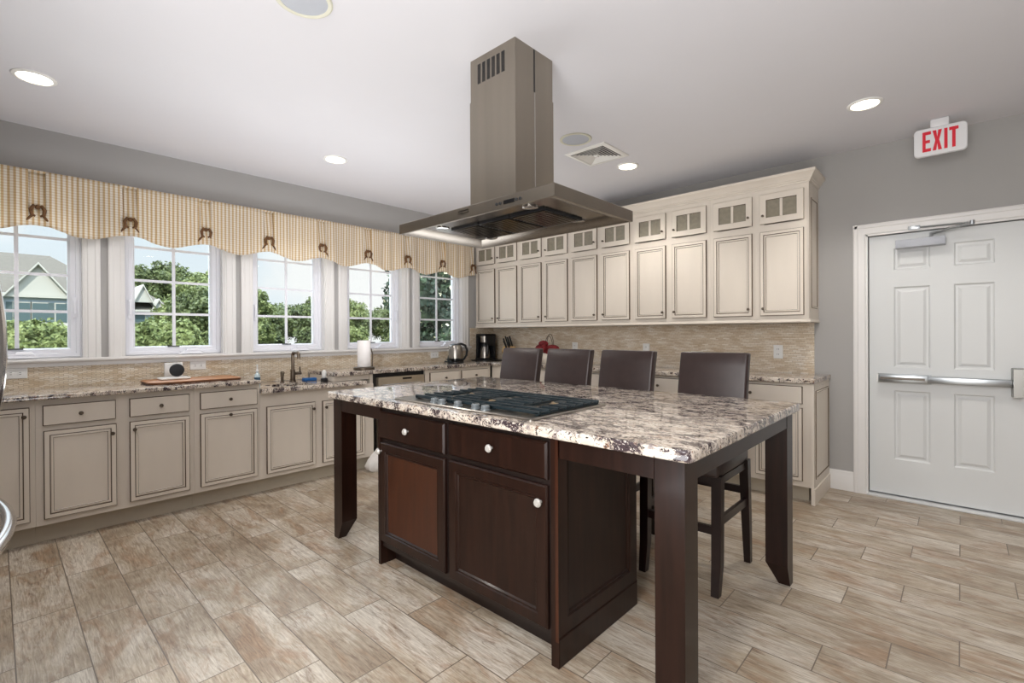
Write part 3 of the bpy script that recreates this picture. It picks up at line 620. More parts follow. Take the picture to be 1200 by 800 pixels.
# wall cabinets: five pairs
frU = FY(-.325)
UP = [(.004, .766), (.767, 1.525), (1.526, 2.289), (2.290, 3.053), (3.054, 3.814)]
doorsU = [[(.036, .365), (.409, .742)], [(.797, 1.124), (1.178, 1.499)], [(1.552, 1.882), (1.940, 2.262)], [(2.325, 2.642), (2.705, 3.023)], [(3.086, 3.403), (3.464, 3.780)]]
ulab = ['cream wall cabinet in the corner beside the windows, first of five', 'cream wall cabinet second from the window corner', 'cream wall cabinet in the middle of the row of five', 'cream wall cabinet fourth from the window corner', 'cream wall cabinet at the right end of the row, nearest the door']
for i, ((u0, u1), ds) in enumerate(zip(UP, doorsU)):
    t = thing('wall_cabinet', ulab[i], 'wall cabinet', ((u0+u1)/2, -.165, 1.36), 'cream wall cabinets with small glass doors')
    m = MB()                                   # carcass: solid below, open boxes behind the glass
    m.box(u0, -.325, 1.375, u1, -.002, 2.150); m.box(u0, -.02, 2.15, u1, -.002, 2.44); m.box(u0, -.325, 2.402, u1, -.02, 2.44)
    m.box(u0, -.325, 2.15, ds[0][0]+.03, -.02, 2.402); m.box(ds[1][1]-.03, -.325, 2.15, u1, -.02, 2.402); m.box(ds[0][1]-.03, -.325, 2.15, ds[1][0]+.03, -.02, 2.402)
    m.build('body', 'cream', t)
    for j, (d0, d1) in enumerate(ds):
        kx = d1-.026 if j == 0 else d0+.026
        cab_door(frU, '-Y', d0, 1.404, d1, 2.092, t, (kx, 1.462), kr=.011)
        f_ = MB(); fr = frU; v0, v1 = 2.156, 2.398; gu0, gu1, gv0, gv1 = d0+.047, d1-.047, 2.205, 2.349
        rg = lambda a0, b0, a1, b1, w: [fr(a0, b0, w), fr(a1, b0, w), fr(a1, b1, w), fr(a0, b1, w)]
        R = [rg(d0, v0, d1, v1, 0), rg(d0, v0, d1, v1, .015), rg(d0+.003, v0+.003, d1-.003, v1-.003, .019), rg(gu0, gv0, gu1, gv1, .019), rg(gu0+.003, gv0+.003, gu1-.003, gv1-.003, .012), rg(gu0+.003, gv0+.003, gu1-.003, gv1-.003, 0)]
        f_.loft(R+[R[0]], caps=False, mis=[0, 1, 0, 0, 1, 0, 0]); cm = (gu0+gu1)/2; f_.fbox(fr, cm-.010, gv0+.002, .003, cm+.010, gv1-.002, .017)
        o = f_.build('glass_door', ['cream', 'glaze_and_shade'], t, sharp=20)
        knob('-Y', fr(kx, 2.225 if j == 0 else 2.22, .018), o, .010)
        MB().fbox(fr, gu0+.002, gv0+.002, .004, gu1-.002, gv1-.002, .008).build('glass_pane', 'cabinet_glass', o)
    if i == 4:
        m = MB(); m.panel(FX(3.814), -.345, 1.375, -.002, 2.44, [(0, 0, 0), (0, .002, 0)])
        m.panel(FX(3.816), -.300, 1.43, -.03, 2.36, [(0, -.001, 1), (0, .0005, 1), (.030, .0005, 0), (.033, .005, 1), (.042, .006, 0), (.046, .002, 1), (.05, .002, 0)]); m.build('end_panel', ['cream', 'glaze_and_shade'], t, sharp=20)
# light rail and crown of the wall cabinets
def sweepL(prof, xr, yf, name, mats, lb, cat, mis=None):
    # profile (out, z) swept along the front (y = yf) and returned along the right end (x = xr)
    path = [lambda a, z: (.003, yf-a, z), lambda a, z: (xr+a, yf-a, z), lambda a, z: (xr+a, -.003, z)]
    m = MB(); m.loft([[p(a, z) for a, z in prof] for p in path]); return tag(m.build(name, mats, sharp=25), lb, cat)
sweepL([(-.02, 1.345), (.004, 1.345), (.010, 1.352), (.006, 1.362), (.002, 1.374), (-.02, 1.374)], 3.816, -.326, 'light_rail', ['cream'], 'cream molding strip along the bottom of the wall cabinets', 'molding')
sweepL([(-.02, 2.441), (.002, 2.441), (.004, 2.452), (.012, 2.458), (.014, 2.466), (.020, 2.470), (.030, 2.492), (.046, 2.508), (.050, 2.512), (.050, 2.532), (-.02, 2.532)], 3.816, -.326, 'crown_molding', ['cream'], 'cream crown molding along the top of the wall cabinets', 'molding')

# ------------------------------------------------------------------ countertops
def slab(name, pts, z0, z1, label, bev=.006):
    m = MB(); m.prism(pts, lambda a, b, t: (a, b, t), z0, z1)
    bmesh.ops.recalc_face_normals(m.bm, faces=m.bm.faces)
    m.bm.edges.ensure_lookup_table()
    es = [e for e in m.bm.edges if abs(e.verts[0].co.z-e.verts[1].co.z) < 1e-5]
    bmesh.ops.bevel(m.bm, geom=es, offset=bev, segments=3, affect='EDGES', profile=.6)
    return tag(m.build(name, 'granite', sharp=50), label, 'countertop')
slab('countertop', [(.009, -5.49), (.640, -5.49), (.640, -3.222), (.009, -3.222)], .885, .913, 'speckled granite countertop under the left windows, holding the cutting board')
sink_x0, sink_x1, sink_y0, sink_y1 = .32, .55, -3.08, -2.74
m = MB(); a = [(.009, -3.216), (.650, -3.216), (.650, -2.302), (.009, -2.302)]; b = [(sink_x0, sink_y0), (sink_x1, sink_y0), (sink_x1, sink_y1), (sink_x0, sink_y1)]
R = [[(x, y, z) for x, y in P] for P, z in ((a, .806), (a, .834), (([(x + (-.004 if x > .3 else 0), y+(.004 if y < -3 else -.004)) for x, y in a]), .840), (b, .840), (b, .806))]
m.loft(R+[R[0]], caps=False)
sc_ = tag(m.build('countertop', 'granite', sharp=40), 'lowered granite countertop around the sink, set below its neighbours', 'countertop')
t = thing('sink', 'stainless undermount sink basin set in the lowered counter below the faucet', 'sink', ((sink_x0+sink_x1)/2, (sink_y0+sink_y1)/2, .62))
def rq(e_, z): return [(sink_x0-e_, sink_y0-e_, z), (sink_x1+e_, sink_y0-e_, z), (sink_x1+e_, sink_y1+e_, z), (sink_x0-e_, sink_y1+e_, z)]
MB().loft([rq(.012, .8055), rq(.0, .8055), rq(-.012, .64), rq(-.05, .625)], caps=False).build('basin', 'steel_dark', t)
slab('countertop', [(.010, -2.56), (.557, -2.56), (.557, -.603), (3.900, -.603), (3.900, -.009), (.010, -.009)], .890, .925, 'long L-shaped granite countertop turning the corner below the wall cabinets')

# ------------------------------------------------------------------ island
t = thing('kitchen_island', 'dark espresso wood kitchen island with two drawers, two doors and four legs', 'kitchen island', (2.93, -2.9, 0))
frI = FY(-3.192)
m = MB(); m.box(2.335, -3.192, .10, 3.528, -2.615, .874); m.box(2.335, -3.110, 0, 3.528, -2.615, .10, mi=1); m.build('body', ['espresso_dark', 'espresso_dark'], t)
IDOOR = [(0, 0, 1), (0, .012, 1), (.006, .019, 1), (.046, .019, 1), (.050, .013, 1), (.058, .015, 1), (.064, .008, 1), (.068, .007, 0)]
IDRAW = [(0, 0, 0), (0, .012, 0), (.008, .020, 0)]
for d0, d1, z0, z1, kn in ((2.335, 2.892, .700, .847, (2.605, .772)), (2.925, 3.512, .705, .852, (3.215, .785))):
    cab_door(frI, '-Y', d0, z0, d1, z1, t, kn, mats=('espresso',), prof=IDRAW, name='drawer', km='glass_knob', kr=.017)
for d0, d1, z0, z1, kn, mm in ((2.338, 2.892, .135, .678, (2.352, .632), ('espresso_red', 'espresso')), (2.925, 3.512, .128, .682, (3.484, .618), ('espresso', 'espresso'))):
    cab_door(frI, '-Y', d0, z0, d1, z1, t, kn, mats=mm, prof=IDOOR, name='door', km='glass_knob', kr=.017)
MB().box(2.312, -3.206, 0, 2.334, -2.612, .874).build('end_panel', 'espresso', t)
m = MB(); m.box(3.529, -3.206, 0, 3.551, -2.605, .874)
m.panel(FX(3.551), -3.206, 0, -2.605, .112, [(0, 0, 0), (0, .014, 0), (.004, .016, 0)])
m.panel(FX(3.551), -3.206, .112, -2.605, .874, [(0, 0, 0), (0, .012, 0), (.060, .012, 0), (.066, .006, 0), (.074, .008, 0), (.080, .002, 0)])
m.build('end_panel', 'espresso', t, sharp=20)
MB().box(3.552, -3.208, .10, 3.565, -3.2055, .874).build('edge_strip', 'espresso_red', t)
# apron
m = MB()
m.box(1.893, -3.200, .797, 2.31, -3.178, .874); m.box(3.567, -3.200, .797, 3.95, -3.178, .874)
m.box(4.028, -3.098, .797, 4.050, -2.002, .874); m.box(1.79, -3.098, .797, 1.812, -2.002, .874); m.box(1.893, -1.922, .797, 3.948, -1.90, .874)
m.build('apron', 'espresso', t)
def leg(x0, y0, x1, y1, ix, iy):
    # square leg, chamfered to a smaller foot on its two inner sides
    k = .048; m = MB(); q = lambda a0, b0, a1, b1, z: [(a0, b0, z), (a1, b0, z), (a1, b1, z), (a0, b1, z)]
    fx0, fx1 = (x0, x1-k) if ix > 0 else (x0+k, x1); fy0, fy1 = (y0, y1-k) if iy > 0 else (y0+k, y1)
    m.loft([q(fx0, fy0, fx1, fy1, 0), q(x0, y0, x1, y1, .112), q(x0, y0, x1, y1, .874)]); return m.build('leg', 'espresso', t, sharp=20)
leg(1.79, -3.20, 1.89, -3.10, 1, 1); leg(3.952, -3.20, 4.052, -3.10, -1, 1); leg(1.79, -2.0, 1.89, -1.90, 1, -1); leg(3.952, -2.0, 4.052, -1.90, -1, -1)
def rpoly(x0, y0, x1, y1, r, n=5): return rrect(x0, y0, x1, y1, r, n)
slab('countertop', rpoly(1.765, -3.238, 4.088, -1.888, .03), .875, .915, 'thick polished granite top of the dark kitchen island', .009)

# cooktop
t = thing('gas_cooktop', 'gas cooktop with black grates and five clear knobs on the island', 'cooktop', (2.94, -2.89, .915))
ZC = .915
m = MB(); P = lambda x0, y0, x1, y1, r, z: [(p[0], p[1], z) for p in rrect(x0, y0, x1, y1, r, 4)]
cx0, cy0, cx1, cy1 = 2.42, -3.178, 3.412, -2.61
m.loft([P(cx0, cy0, cx1, cy1, .02, ZC), P(cx0, cy0, cx1, cy1, .02, ZC+.006), P(cx0+.006, cy0+.006, cx1-.006, cy1-.006, .016, ZC+.010), P(cx0+.03, cy0+.03, cx1-.03, cy1-.03, .012, ZC+.006)])
m.build('tray', 'steel', t)
for bx, by, br in ((2.64, -2.98, .045), (2.64, -2.75, .05), (2.93, -2.86, .065), (3.23, -2.98, .05), (3.23, -2.75, .045)):
    m = MB(); m.lathe([(br*1.2, ZC+.0062), (br*1.2, ZC+.009), (br, ZC+.010), (br, ZC+.015), (br*.3, ZC+.016)], (bx, by, 0), 'Z', 24, mi=0); o = m.build('burner', 'brass_burner', t)
    MB().lathe([(br*.7, ZC+.0155), (br*.7, ZC+.018), (br*.55, ZC+.020), (.001, ZC+.020)], (bx, by, 0), 'Z', 24).build('burner_cap', 'iron', o)
gz = ZC+.027
for g0, g1 in ((2.508, 2.790), (2.798, 3.082), (3.090, 3.372)):
    m = MB()
    for k in range(8):
        y = -3.083+.0635*k
        if k in (2, 3, 4, 5):
            m.box(g0-.006, y-.008, gz-.014, g0+.088, y+.008, gz, bev=.003); m.box(g1-.088, y-.008, gz-.014, g1+.006, y+.008, gz, bev=.003)
        else: m.box(g0-.006, y-.008, gz-.016, g1+.006, y+.008, gz, bev=.003)
    for x in (g0+.004, g1-.004): m.box(x-.006, -3.09, gz-.018, x+.006, -2.632, gz-.007)
    for x in (g0+.092, g1-.092): m.box(x-.005, -3.083, gz-.016, x+.005, -2.64, gz-.005)
    m.box(g0, -2.865, gz-.014, g0+.092, -2.857, gz-.003); m.box(g1-.092, -2.865, gz-.014, g1, -2.857, gz-.003)
    for x in (g0+.008, g1-.008):
        for y in (-3.083, -2.6385): m.box(x-.009, y-.008, ZC+.0065, x+.009, y+.008, gz-.008)
    m.build('grate', 'iron', t)
for x in (2.725, 2.785, 2.905, 3.03, 3.095):
    m = MB(); m.lathe([(.024, ZC+.007), (.024, ZC+.012), (.020, ZC+.014), (.0195, ZC+.027), (.016, ZC+.031), (.001, ZC+.032)], (x, -3.132, 0), 'Z', 20); m.build('knob', 'clear_knob', t)

# ------------------------------------------------------------------ range hood
t = thing('range_hood', 'tall stainless steel range hood hanging from the ceiling over the cooktop', 'range hood', (2.937, -2.775, RZ))
HX0, HX1, HY0, HY1, HZ0, HZ1 = 2.352, 3.46, -3.085, -2.44, 1.834, 1.890
m = MB(); q = lambda e_, z, e2=0: [(HX0+e_, HY0+e_, z), (HX1-e_, HY0+e_, z), (HX1-e_, HY1-e_, z), (HX0+e_, HY1-e_, z)]
R = [q(.0, HZ0), q(.0, HZ1-.003), q(.003, HZ1)]
m.loft(R+[[(2.76, -2.94, HZ1+.003), (3.114, -2.94, HZ1+.003), (3.114, -2.61, HZ1+.003), (2.76, -2.61, HZ1+.003)]], caps=False)
m.loft([q(0, HZ0), q(.012, HZ0), q(.10, HZ0+.030)], caps=False)
m.build('canopy', 'hood_steel', t, sharp=20)
m = MB(); x0, y0, x1, y1 = HX0+.10, HY0+.10, HX1-.10, HY1-.10; m.box(x0-.002, y0-.002, HZ0+.029, x1+.002, y1+.002, HZ0+.036); m.build('underside_panel', 'steel_under', t)
for k in range(3):
    a0 = x0+.115+k*.228; m = MB(); m.box(a0, y0+.10, HZ0+.020, a0+.218, y1-.03, HZ0+.029, mi=0)
    for j in range(12):
        yy = y0+.112+j*.0235; m.box(a0+.008, yy, HZ0+.014, a0+.210, yy+.011, HZ0+.0205, mi=1)
    m.build('baffle_filter', ['black_plastic', 'steel_under'], t)
for lx in (x0+.10, x1-.16):
    for ly in (y0+.05, y1-.012):
        m = MB(); m.lathe([(.038, HZ0+.0295), (.038, HZ0+.024), (.030, HZ0+.022), (.001, HZ0+.022)], (lx, ly, 0), 'Z', 24); m.build('hood_lamp', 'chrome', t)
m = MB(); m.box(3.172, HY0-.002, 1.851, 3.238, HY0+.001, 1.868); o = m.build('display', 'black_gloss', t)
for x in (3.128, 3.150, 3.250, 3.272): MB().lathe([(.007, -.001), (.007, .003), (.005, .004)], (x, HY0, 1.8595), '-Y', 14).build('button', 'black_plastic', t)
m = MB(); m.box(2.860, HY0-.0015, 1.868, 2.936, HY0+.001, 1.874); m.box(2.860, HY0-.0015, 1.858, 2.936, HY0+.001, 1.864); m.build('name_plate', 'steel_dark', t)
CX0, CX1, CY0, CY1 = 2.774, 3.100, -2.925, -2.627
MB().box(CX0, CY0, HZ1+.001, CX1, CY1, 2.49).build('chimney', 'hood_steel', t)
o = MB().box(CX0+.003, CY0+.003, 2.488, CX1-.003, CY1-.003, RZ).build('upper_chimney', 'hood_steel', t)
m = MB()
for k in range(6):
    xa = 2.832+.0345*k
    for j in range(12): m.box(xa, CY0+.0015, 2.572+.0086*j, xa+.022, CY0+.0055, 2.5775+.0086*j)
m.build('vent_slots', 'black_plastic', o)
MB().box(CX1-.006, -2.783, 2.49, CX1-.002, -2.774, RZ-.003).build('seam_gap', 'black_plastic', o)
MB().box(CX1-.001, -2.7805, 1.895, CX1+.0008, -2.7775, 2.488).build('seam_strip', 'chrome', t)

# ------------------------------------------------------------------ bar stools (modelled at the origin, seat faces -y)
def bar_stool():
    t = thing('bar_stool', '', 'bar stool', (0, 0, 0), 'brown leather bar stools along the island')
    m = MB(); m.box(-.205, -.24, .565, .205, .21, .645, bev=.018, seg=3); m.build('seat', 'leather', t)
    m = MB(); q = lambda y, z, d, hw: [(-hw, y-d, z), (hw, y-d, z), (hw, y+d, z), (-hw, y+d, z)]
    rings = []
    N_ = 9
    for k in range(N_):
        f = k/(N_-1); z = .60+f*.548; y = .200+.062*f*f+.012*f; hw, d = .194, .030
        if k == 0: hw -= .01; d -= .008
        rings.append(rr4(hw, d, .014, y, z))
    z, y = 1.154, .274; rings.append(rr4(.186, .022, .010, y, z))
    m.loft(rings); o = m.build('backrest', 'leather', t, sharp=40)
    for sx in (-1, 1):
        x = sx*.190
        m = MB(); a = lambda y, z, w: [(x-w, y-w, z), (x+w, y-w, z), (x+w, y+w, z), (x-w, y+w, z)]
        m.loft([a(-.235, 0, .0185), a(-.212, .15, .0225), a(-.205, .575, .0235)]); m.build('leg', 'stool_wood', t)
        m = MB(); m.loft([a(.244, 0, .0165), a(.225, .20, .0205), a(.190, .58, .0235)]); m.build('leg', 'stool_wood', t)
        m = MB(); m.box(x-.010, -.20, .325, x+.010, .215, .365); m.build('stretcher', 'stool_wood', t)
    m = MB(); m.box(-.18, -.222, .285, .18, -.200, .325); m.build('stretcher', 'stool_wood', t)
    m = MB(); m.box(-.18, .198, .385, .18, .216, .425); m.build('stretcher', 'stool_wood', t)
    m = MB(); m.box(-.19, -.222, .53, .19, -.20, .566); m.box(-.19, .18, .53, .19, .20, .566); m.box(-.20, -.21, .53, -.18, .19, .566); m.box(.18, -.21, .53, .20, .19, .566); m.build('seat_rail', 'stool_wood', t)
    return t
def rr4(hw, d, r, y, z): return [(p[0], y+p[1], z) for p in rrect(-hw, -d, hw, d, r, 3)]
st0 = bar_stool()
slabels = ['bar stool with brown leather back farthest from the door, before the coffee maker', 'brown leather bar stool in front of the red velvet bow', 'brown leather bar stool third from the window end of the island', 'brown leather bar stool nearest the door, its legs visible under the island']
for i, (x, y) in enumerate(((2.125, -2.057), (2.590, -2.057), (3.063, -2.057), (3.622, -2.055))):
    o = st0 if i == 0 else copy_tree(st0)
    o.location = (x, y, 0); o['label'] = slabels[i]

# ------------------------------------------------------------------ valance
YV0, YV1, XV = -5.30, -.425, .075
pleats = [-4.945+.5*k for k in range(10)]
t = thing('window_valance', 'tan checked fabric valance with knotted ties running above all five windows', 'valance', (XV, (YV0+YV1)/2, 2.39))
def near(y): return min(pleats, key=lambda p: abs(p-y))
ysamp = []
y = YV0
while y < YV1:
    ysamp.append(y); y += .0125
for p in pleats:
    for dd in (-.047, -.043, .043, .047): ysamp.append(p+dd)
ysamp = sorted(v for v in ysamp+[YV1] if YV0 <= v <= YV1)
bm = bmesh.new(); NZ = 14; grid = []
for y in ysamp:
    p = near(y); dy = y-p; ph = (y-pleats[0])/.5
    zb = 1.995+.027*math.cos(2*PI*ph); ccol = []
    for k in range(NZ+1):
        f = k/NZ; z = 2.395-(2.395-zb)*f
        inn = 1 if abs(dy) < .0445 else 0
        rec = (.030*max(0, 1-f*1.15)) if inn else 0
        flare = .012*f*math.cos(2*PI*ph) + (.009*math.sin(2*PI*y/.17+p*3) + .005*math.sin(2*PI*y/.083+p*7))*(.35+.65*f)
        tuck = -.014*math.exp(-((f-.72)/.10)**2)*math.exp(-(dy/.05)**2)
        ccol.append(bm.verts.new((XV-rec+flare+tuck, y, z)))
    grid.append(ccol)
for i in range(len(grid)-1):
    for k in range(NZ): bm.faces.new((grid[i][k], grid[i+1][k], grid[i+1][k+1], grid[i][k+1]))
m = MB(); m.bm.free(); m.bm = bm
o = m.build('fabric', 'checked_fabric', t, sharp=40)
sol = o.modifiers.new('thickness', 'SOLIDIFY'); sol.thickness = .003
m = MB(); m.box(.001, YV0, 2.385, XV+.002, YV1, 2.397); m.build('mounting_board', 'checked_fabric', t)
m = MB(); m.box(.001, YV1-.004, 2.02, XV+.004, YV1, 2.39); m.build('fabric_return', 'checked_fabric', t)
for p in pleats:
    z0 = 2.135; x = XV-.004; m = MB()
    for sg in (-1, 1):
        m.tube([(x, p+sg*.004, z0+.012), (x+.018, p+sg*.020, z0+.018), (x+.020, p+sg*.034, z0-.008), (x+.017, p+sg*.030, z0-.040), (x+.014, p+sg*.012, z0-.052)], [.009, .011, .012, .010, .006], 8)
        m.tube([(x+.016, p+sg*.026, z0-.045), (x+.016, p+sg*.048, z0-.075), (x+.010, p+sg*.058, z0-.092)], [.008, .007, .003], 6)
    m.sphere((x+.010, p, z0+.012), .017, sz=.9)
    m.build('pleat_tie', 'tie_brown', t)

# ------------------------------------------------------------------ outlets
def outlet(label, fr, u, v, wide=False, double=False, cat='outlet'):
    t = thing('wall_outlet', label, cat, fr(u, v, .0), 'white wall outlets')
    a, b = (.058, .036) if wide else (.037, .059)
    MB().panel(fr, u-a, v-b, u+a, v+b, [(0, 0, 0), (0, .003, 0), (.004, .006, 0)]).build('cover_plate', 'plastic_white', t)
    for sg in (-1, 1):
        uu, vv = (u+sg*.022, v) if wide else (u, v+sg*.022)
        o = MB().panel(fr, uu-.014, vv-.014, uu+.014, vv+.014, [(0, .005, 0), (0, .0075, 0), (.002, .008, 0)]).build('socket', 'plastic_white', t)
        m = MB()
        for s2 in (-1, 1):
            if wide: m.fbox(fr, uu-.005, vv+s2*.006-.0015, .0075, uu+.006, vv+s2*.006+.0015, .0084)
            else: m.fbox(fr, uu+s2*.006-.0015, vv-.005, .0075, uu+s2*.006+.0015, vv+.006, .0084)
        m.build('slots', 'slot_dark', o)
fo = FX(.008); fb = FY(-.008)
outlet('white outlet plate on the tiled wall at the far left below the window', fo, -4.556, 1.018, True)
outlet('white outlet plate on the tiled wall behind the cutting board', fo, -3.492, 1.018, True)
outlet('white outlet plate on the tiled wall left of the kettle', fo, -1.018, 1.015, True)
outlet('white outlet on the strip tile nearest the door', fb, 3.515, 1.10)
outlet('white outlet on the strip tile above the third bar stool', fb, 2.270, 1.10)
outlet('white outlet on the strip tile right of the red bow', fb, 1.362, 1.105)

# ------------------------------------------------------------------ things on the window counters
ZL, ZS, ZR = .913, .840, .925
m = MB(); m.loft([P(.12, -3.90, .46, -3.30, .05, ZL), P(.115, -3.905, .465, -3.295, .052, ZL+.006), P(.115, -3.905, .465, -3.295, .052, ZL+.016), P(.122, -3.898, .458, -3.302, .047, ZL+.020)], mis=[1, 1, 1, 0])
tag(m.build('cutting_board', ['wood_board', 'board_edge'], sharp=30), 'brown wooden cutting board lying on the counter under the second window', 'cutting board')
m = MB(); m.box(.05, -3.738, ZL, .085, -3.615, ZL+.140, bev=.006)
tag(m.build('white_box', 'plastic_white'), 'upright white square box by the tiles behind the black disc', 'box')
t = thing('smart_display_stand', 'flat white tray with rounded corners on the cutting board', 'tray', (.24, -3.70, ZL+.02))
MB().loft([P(.17, -3.80, .31, -3.62, .02, ZL+.020), P(.16, -3.81, .32, -3.61, .025, ZL+.028), P(.165, -3.805, .315, -3.615, .022, ZL+.036)]).build('tray_body', 'plastic_white', t)
t.name = 'white_tray'
m = MB(); m.lathe([(.040, 0), (.048, .004), (.050, .018), (.046, .026), (.001, .028)], (.20, -3.685, ZL+.0865), 'X', 28)
tag(m.build('round_speaker', 'black_plastic'), 'black round speaker disc standing on the white tray', 'speaker')
def lath(name, prof, o, mt, lb, cat, seg=20): return tag(MB().lathe(prof, o, 'Z', seg).build(name, mt), lb, cat)
t = thing('spray_bottle', 'clear and blue dish soap bottle at the left corner of the sink counter', 'bottle', (.30, -3.13, ZS))
MB().lathe([(.022, 0), (.024, .004), (.024, .075), (.018, .095), (.010, .105), (.010, .118)], (.30, -3.13, ZS), 'Z', 18).build('bottle_body', 'bottle_clear', t)
MB().lathe([(.0245, .025), (.0246, .027), (.0246, .068), (.0245, .070)], (.30, -3.13, ZS), 'Z', 18).build('bottle_label', 'bottle_label', t)
MB().lathe([(.012, .117), (.012, .132), (.006, .136), (.005, .160), (.007, .165), (.006, .18)], (.30, -3.13, ZS), 'Z', 14).build('nozzle', 'plastic_white', t)
t.name = 'soap_bottle'
# faucet
fx, fy = .20, -2.79
t = thing('faucet', 'brushed bronze gooseneck faucet with side lever behind the sink', 'faucet', (fx, fy, ZS))
m = MB(); m.lathe([(.030, 0), (.030, .006), (.022, .010), (.0205, .11), (.016, .116)], (fx, fy, ZS), 'Z', 20); m.build('faucet_base', 'nickel', t)
pts = [(fx, fy, ZS+.11), (fx, fy, ZS+.235)]
for k in range(1, 8): a = PI/2*k/7; pts.append((fx+.035-.035*math.cos(a), fy, ZS+.235+.035*math.sin(a)))
pts.append((fx+.09, fy, ZS+.27))
for k in range(1, 8): a = PI/2*k/7; pts.append((fx+.09+.035*math.sin(a), fy, ZS+.235+.035*math.cos(a)))
pts.append((fx+.125, fy, ZS+.215))
MB().tube(pts, .0145, 14).build('spout', 'nickel', t)
m = MB(); m.tube([(fx, fy+.02, ZS+.075), (fx, fy+.075, ZS+.075)], .014, 12); m.tube([(fx, fy+.066, ZS+.07), (fx+.01, fy+.060, ZS+.135)], [.008, .006], 10); m.build('lever', 'nickel', t)
t = thing('soap_dispenser', 'bronze built-in soap dispenser left of the faucet', 'soap dispenser', (.20, -2.885, ZS))
MB().lathe([(.018, 0), (.018, .008), (.012, .012), (.012, .055), (.015, .058), (.015, .095), (.011, .10)], (.20, -2.885, ZS), 'Z', 16).build('pump_body', 'nickel', t)
MB().tube([(.20, -2.885, ZS+.092), (.245, -2.885, ZS+.088)], .006, 8).build('pump_nozzle', 'nickel', t)
t = thing('scrub_sponge', 'blue scrubbing sponge on the sink counter right of the faucet', 'sponge', (.25, -2.66, ZS))
m = MB(); m.box(.22, -2.72, ZS, .28, -2.60, ZS+.030, bev=.008); m.build('sponge_body', 'blue_plastic', t)
t = thing('dish_brush', 'small white and black dish brush bottle at the right end of the sink', 'dish brush', (.42, -2.60, ZS))
MB().lathe([(.030, 0), (.032, .004), (.030, .030), (.018, .036)], (.42, -2.60, ZS), 'Z', 16).build('brush_base', 'black_plastic', t)
MB().lathe([(.016, .034), (.020, .045), (.020, .085), (.014, .10), (.007, .108)], (.42, -2.60, ZS), 'Z', 16).build('brush_handle', 'plastic_white', t)
# paper towel
tx, ty = .40, -2.185
t = thing('paper_towel_holder', 'white paper towel roll on a dark round stand with side arm', 'paper towel', (tx, ty, ZR))
MB().lathe([(.100, 0), (.102, .006), (.098, .024), (.03, .028)], (tx, ty, ZR), 'Z', 32).build('stand', 'pewter', t)
MB().lathe([(.062, .029), (.063, .032), (.063, .283), (.061, .285), (.02, .285), (.02, .27)], (tx, ty, ZR), 'Z', 32).build('paper_roll', 'paper', t)
MB().tube([(tx, ty+.088, ZR+.02), (tx, ty+.092, ZR+.15), (tx, ty+.078, ZR+.20), (tx-.02, ty+.055, ZR+.235), (tx-.02, ty+.055, ZR+.25)], .006, 8).build('side_arm', 'pewter', t)
# kettle
kx, ky = .30, -.93
t = thing('electric_kettle', 'stainless steel electric kettle with black handle on the corner counter', 'kettle', (kx, ky, ZR))
MB().lathe([(.095, 0), (.098, .004), (.096, .016), (.090, .020)], (kx, ky, ZR), 'Z', 28).build('power_base', 'black_plastic', t)
MB().lathe([(.092, .020), (.094, .024), (.092, .055), (.091, .056)], (kx, ky, ZR), 'Z', 28).build('lower_band', 'black_gloss', t)
m = MB(); m.lathe([(.091, .056), (.089, .09), (.080, .16), (.068, .205), (.062, .212)], (kx, ky, ZR), 'Z', 28)
m.hexa([(kx-.05, ky-.055, ZR+.16), (kx-.02, ky-.07, ZR+.16), (kx-.02, ky-.07, ZR+.20), (kx-.05, ky-.055, ZR+.20)], [(kx-.052, ky-.075, ZR+.19), (kx-.04, ky-.083, ZR+.19), (kx-.03, ky-.08, ZR+.212), (kx-.05, ky-.07, ZR+.212)])
m.build('jug', 'steel', t)
m = MB(); m.lathe([(.062, .212), (.060, .220), (.035, .228), (.001, .230)], (kx, ky, ZR), 'Z', 24); m.build('lid', 'black_plastic', t)
a_ = .55; dx, dy = math.sin(a_), math.cos(a_)
hp = [(0.02, .222), (.07, .226), (.115, .205), (.135, .15), (.128, .09), (.10, .045), (.088, .035)]
MB().tube([(kx+dx*r, ky+dy*r, ZR+z) for r, z in hp], [.012, .013, .0145, .0145, .013, .011, .009], 10).build('handle', 'black_plastic', t)
# small black branching trivet beside the kettle
m = MB(); bx, by = .40, -1.13
for a in range(5):
    an = 2*PI*a/5; m.tube([(bx, by, ZR+.03), (bx+.035*math.cos(an), by+.035*math.sin(an), ZR+.035), (bx+.05*math.cos(an), by+.05*math.sin(an), ZR+.005)], [.008, .007, .004], 7)
m.tube([(bx, by, ZR+.03), (bx-.005, by+.005, ZR+.07), (bx-.01, by+.014, ZR+.10)], [.008, .007, .004], 7); m.tube([(bx-.002, by+.002, ZR+.05), (bx+.01, by+.028, ZR+.075)], [.006, .003], 6); m.tube([(bx-.002, by+.002, ZR+.045), (bx-.01, by-.03, ZR+.065)], [.006, .003], 6)
tag(m.build('metal_figurine', 'iron'), 'small black branching metal figurine left of the kettle', 'figurine')
